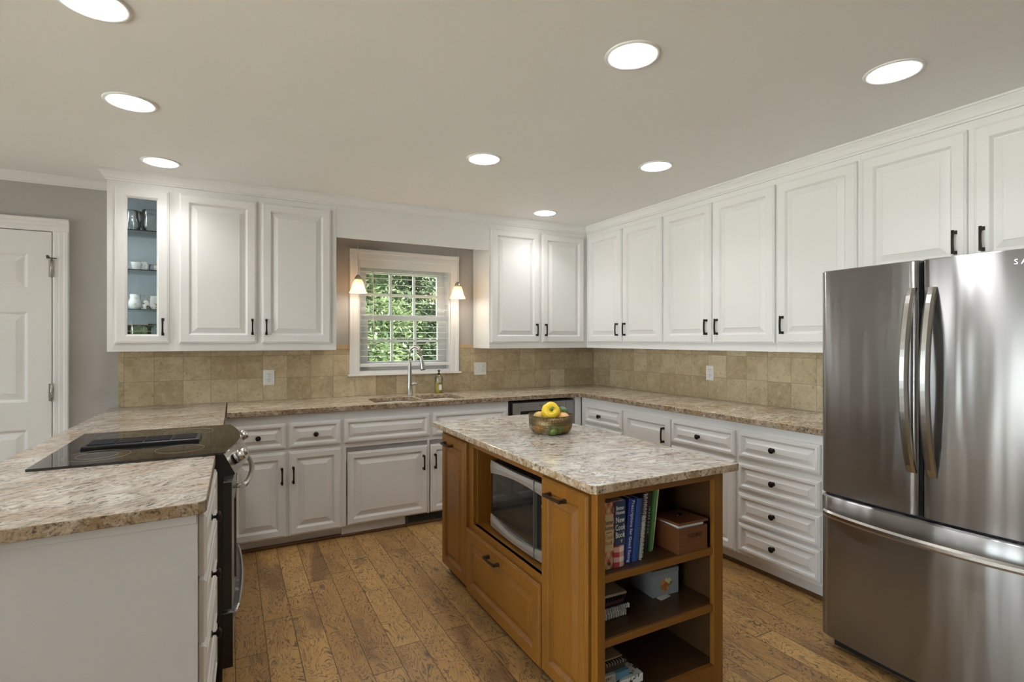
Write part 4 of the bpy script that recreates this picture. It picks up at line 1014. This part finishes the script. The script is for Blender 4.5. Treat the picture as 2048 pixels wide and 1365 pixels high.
# grey box + card
GREY = simple('grey_blue_card', (.27, .30, .31), .6, 0, .2, 25)
t = thing('grey_box', 'grey cardboard box with a painted flower bunch on the middle shelf', 'box', (-1.75, -2.72, SH2), math.radians(-3))
B().box(0, .135, 0, .14, 0, .104, 0, .001).build('box_body', GREY, t)
B().box(-.001, .136, -.001, .141, .088, .107, 0, .001).build('lid', simple('grey_lid', (.22, .23, .23), .6, 0, .2), t)
fl = [(.055, .038, .017, 2), (.066, .045, .015, 2), (.058, .058, .011, 0), (.05, .052, .009, 0), (.084, .056, .013, 1), (.092, .048, .010, 3), (.078, .040, .010, 3), (.046, .036, .010, 3), (.070, .062, .008, 1), (.062, .026, .010, 2), (.080, .03, .007, 0)]
FC = [cloth('petal_orange', (.60, .22, .05)), cloth('petal_cream', (.62, .55, .28)), cloth('petal_rust', (.45, .10, .02)), cloth('petal_leaf', (.20, .24, .07))]
b = B()
for i, (x, z, r, m_) in enumerate(fl): b.lathe([(r, .0), (r * .7, .0012 + i * .0001), (.001, .0016 + i * .0001)], (x, -.0004, z), 9, m_, axis='y', sm=False, mod=lambda a, h: 1 + .22 * math.cos(5 * a))
b.build('flower_motif', FC, t)
o = B().box(0, .06, -.028, -.003, 0, .0012).build('paper_card', M['paper'], None, (-1.735, -2.722, SH2 + .0003), (0, 0, math.radians(10))); tag(o, 'small white card lying under the grey box', 'paper')
# stacks
def flat(name, label, x1, y, z, L, d, th, col, group, cat='book', rz=0.0, wire=None, lens_=None, pages=True):
    tt = thing(name, label, cat, (x1, y, z), rz, group)
    if pages and not wire:
        B().box(-L, 0, 0, d, 0, .0025).box(-L, 0, 0, d, th - .0025, th).box(-L, 0, -.003, .002, 0, th, 0, .001).build('cover', col, tt); B().box(-L + .004, -.004, .002, d - .004, .0025, th - .0025).build('pages', M['paper'], tt)
    else: B().box(-L, 0, .004, d, 0, th, 0, .001).build('cover', col, tt)
    if wire:
        b = B(); n = int(L / .011)
        for i in range(n): x = -L + L * (i + .25) / n; b.box(x, x + L / n * .55, -.004, .007, .001, th - .0005, 0, .0015)
        b.build('binding', wire, tt)
    return tt
G2 = 'books stacked flat on the middle island shelf'
z = SH2 + .0005; YS = -2.765
flat('spiral_cookbook', 'white comb bound book at the bottom of the middle shelf stack', -1.925, YS, z, .195, .15, .022, WIREW, G2, wire=WIREW); z += .0225
flat('spiral_cookbook', 'navy spiral book second from the bottom of the middle stack', -1.908, YS + .002, z, .21, .15, .018, NAVY, G2, wire=SIL); z += .0185
flat('cookbook', 'maroon book in the middle of the middle shelf stack', -1.922, YS + .012, z, .195, .15, .016, cloth('maroon_cloth', (.12, .03, .04)), G2, pages=False); z += .0165
flat('spiral_cookbook', 'black spiral book second from the top of the middle stack', -1.922, YS + .010, z, .195, .15, .016, BLKC, G2, wire=BLKC); z += .0165
mg = flat('magazine', 'beige booklet with dark red picture on top of the middle stack', -1.916, YS + .012, z, .20, .16, .010, cloth('beige_cover', (.42, .36, .25)), G2, cat='magazine', rz=math.radians(-2))
B().lathe([(.028, 0), (.001, .0003)], (-.12, .06, .0102), 12, mod=lambda a, h: 1 + .2 * math.cos(2 * a)).build('cover_picture', cloth('dark_red_print', (.12, .02, .04)), mg)
G3 = 'books stacked flat on the bottom island shelf'
z = .0825; YS = -2.80
PAT = china_mat('green_patterned_cover', (.06, .10, .06))
flat('cookbook', 'white edged green patterned book at the bottom of the lowest stack', -1.885, YS - .01, z, .23, .18, .030, PAT, G3); z += .0305
o = flat('cookbook', 'pale blue and white book in the lowest shelf stack', -1.945, YS - .004, z, .17, .16, .026, cloth('pale_cover', (.55, .55, .56)), G3, pages=False)
B().box(-.06, .001, .001, .12, .002, .0265).build('blue_band', cloth('sky_blue_band', (.12, .33, .50)), o); text('COOKERY', .016, INK, o, (-.115, .0035, .013), rx); z += .027
o = flat('spiral_cookbook', 'dark brown spiral book in the lowest shelf stack', -1.95, YS + .008, z, .17, .16, .034, cloth('dark_brown_cover', (.05, .032, .028)), G3, pages=False)
b = B()
for i in range(13): x = -.165 + i * .0125; b.tube([(x, .012, .036), (x + .002, .0, .034), (x + .003, .0005, .024)], .0016, 6)
b.build('binding', SIL, o); z += .0355
flat('magazine', 'tan booklet lying on top of the lowest shelf stack', -1.955, YS + .02, z, .17, .15, .006, cloth('tan_cover', (.45, .33, .19)), G3, cat='magazine', pages=False)

# ================================================================== RECESSED LAMPS
C0 = Vector((-3.2564, -4.3325, 1.3654)); kf = (CEIL - 1.3654) / (2.43 - 1.3654)
LIGHTS = [((-3.638, -2.242), 'recessed ceiling lamp cut by the top edge of the picture'), ((-3.649, -1.444), 'recessed ceiling lamp over the cooktop'), ((-3.62, -.56), 'recessed ceiling lamp in front of the glass door cabinet'),
          ((-1.94, -1.522), 'recessed ceiling lamp between the window and the island'), ((-.958, -1.901), 'recessed ceiling lamp in the middle of the right row'), ((-.932, -.57), 'recessed ceiling lamp nearest the back right corner'),
          ((-1.929, -2.805), 'recessed ceiling lamp above the near end of the island'), ((-.936, -3.2), 'recessed ceiling lamp in front of the refrigerator'),
          ((-5.4, -1.9), 'added unseen recessed lamp over the dining side near the back'), ((-5.4, -4.2), 'added unseen recessed lamp over the dining side near the front')]  # the dining side pair is added out of view to light the room
for (x, y), lab in LIGHTS:
    p = C0 + (Vector((x, y, 2.43)) - C0) * kf if y > -4 and x > -5 else Vector((x, y, CEIL))
    t = thing('recessed_lamp', lab, 'lamp', (p.x, p.y, CEIL), 0, 'recessed ceiling lamps')
    B().lathe([(.101, 0), (.100, -.004), (.094, -.006), (.085, -.005), (.083, -.001), (.083, 0)], seg=40, caps=(False, False)).build('trim_ring', M['trimw'], t, fixn=True)
    B().lathe([(.0835, -.0005), (.080, -.006), (.065, -.010), (.001, -.012)], seg=36, caps=(False, True)).build('lens', M['lens'], t)
    l = bpy.data.lights.new('recessed_lamp_light', 'AREA'); l.shape = 'DISK'; l.size = .15; l.spread = math.radians(120); l.energy = LAMP_W; l.color = (1, .985, .97)
    lo = bpy.data.objects.new('recessed_lamp_light', l); COL.objects.link(lo); lo.parent = t; lo.location = (0, 0, -.014)
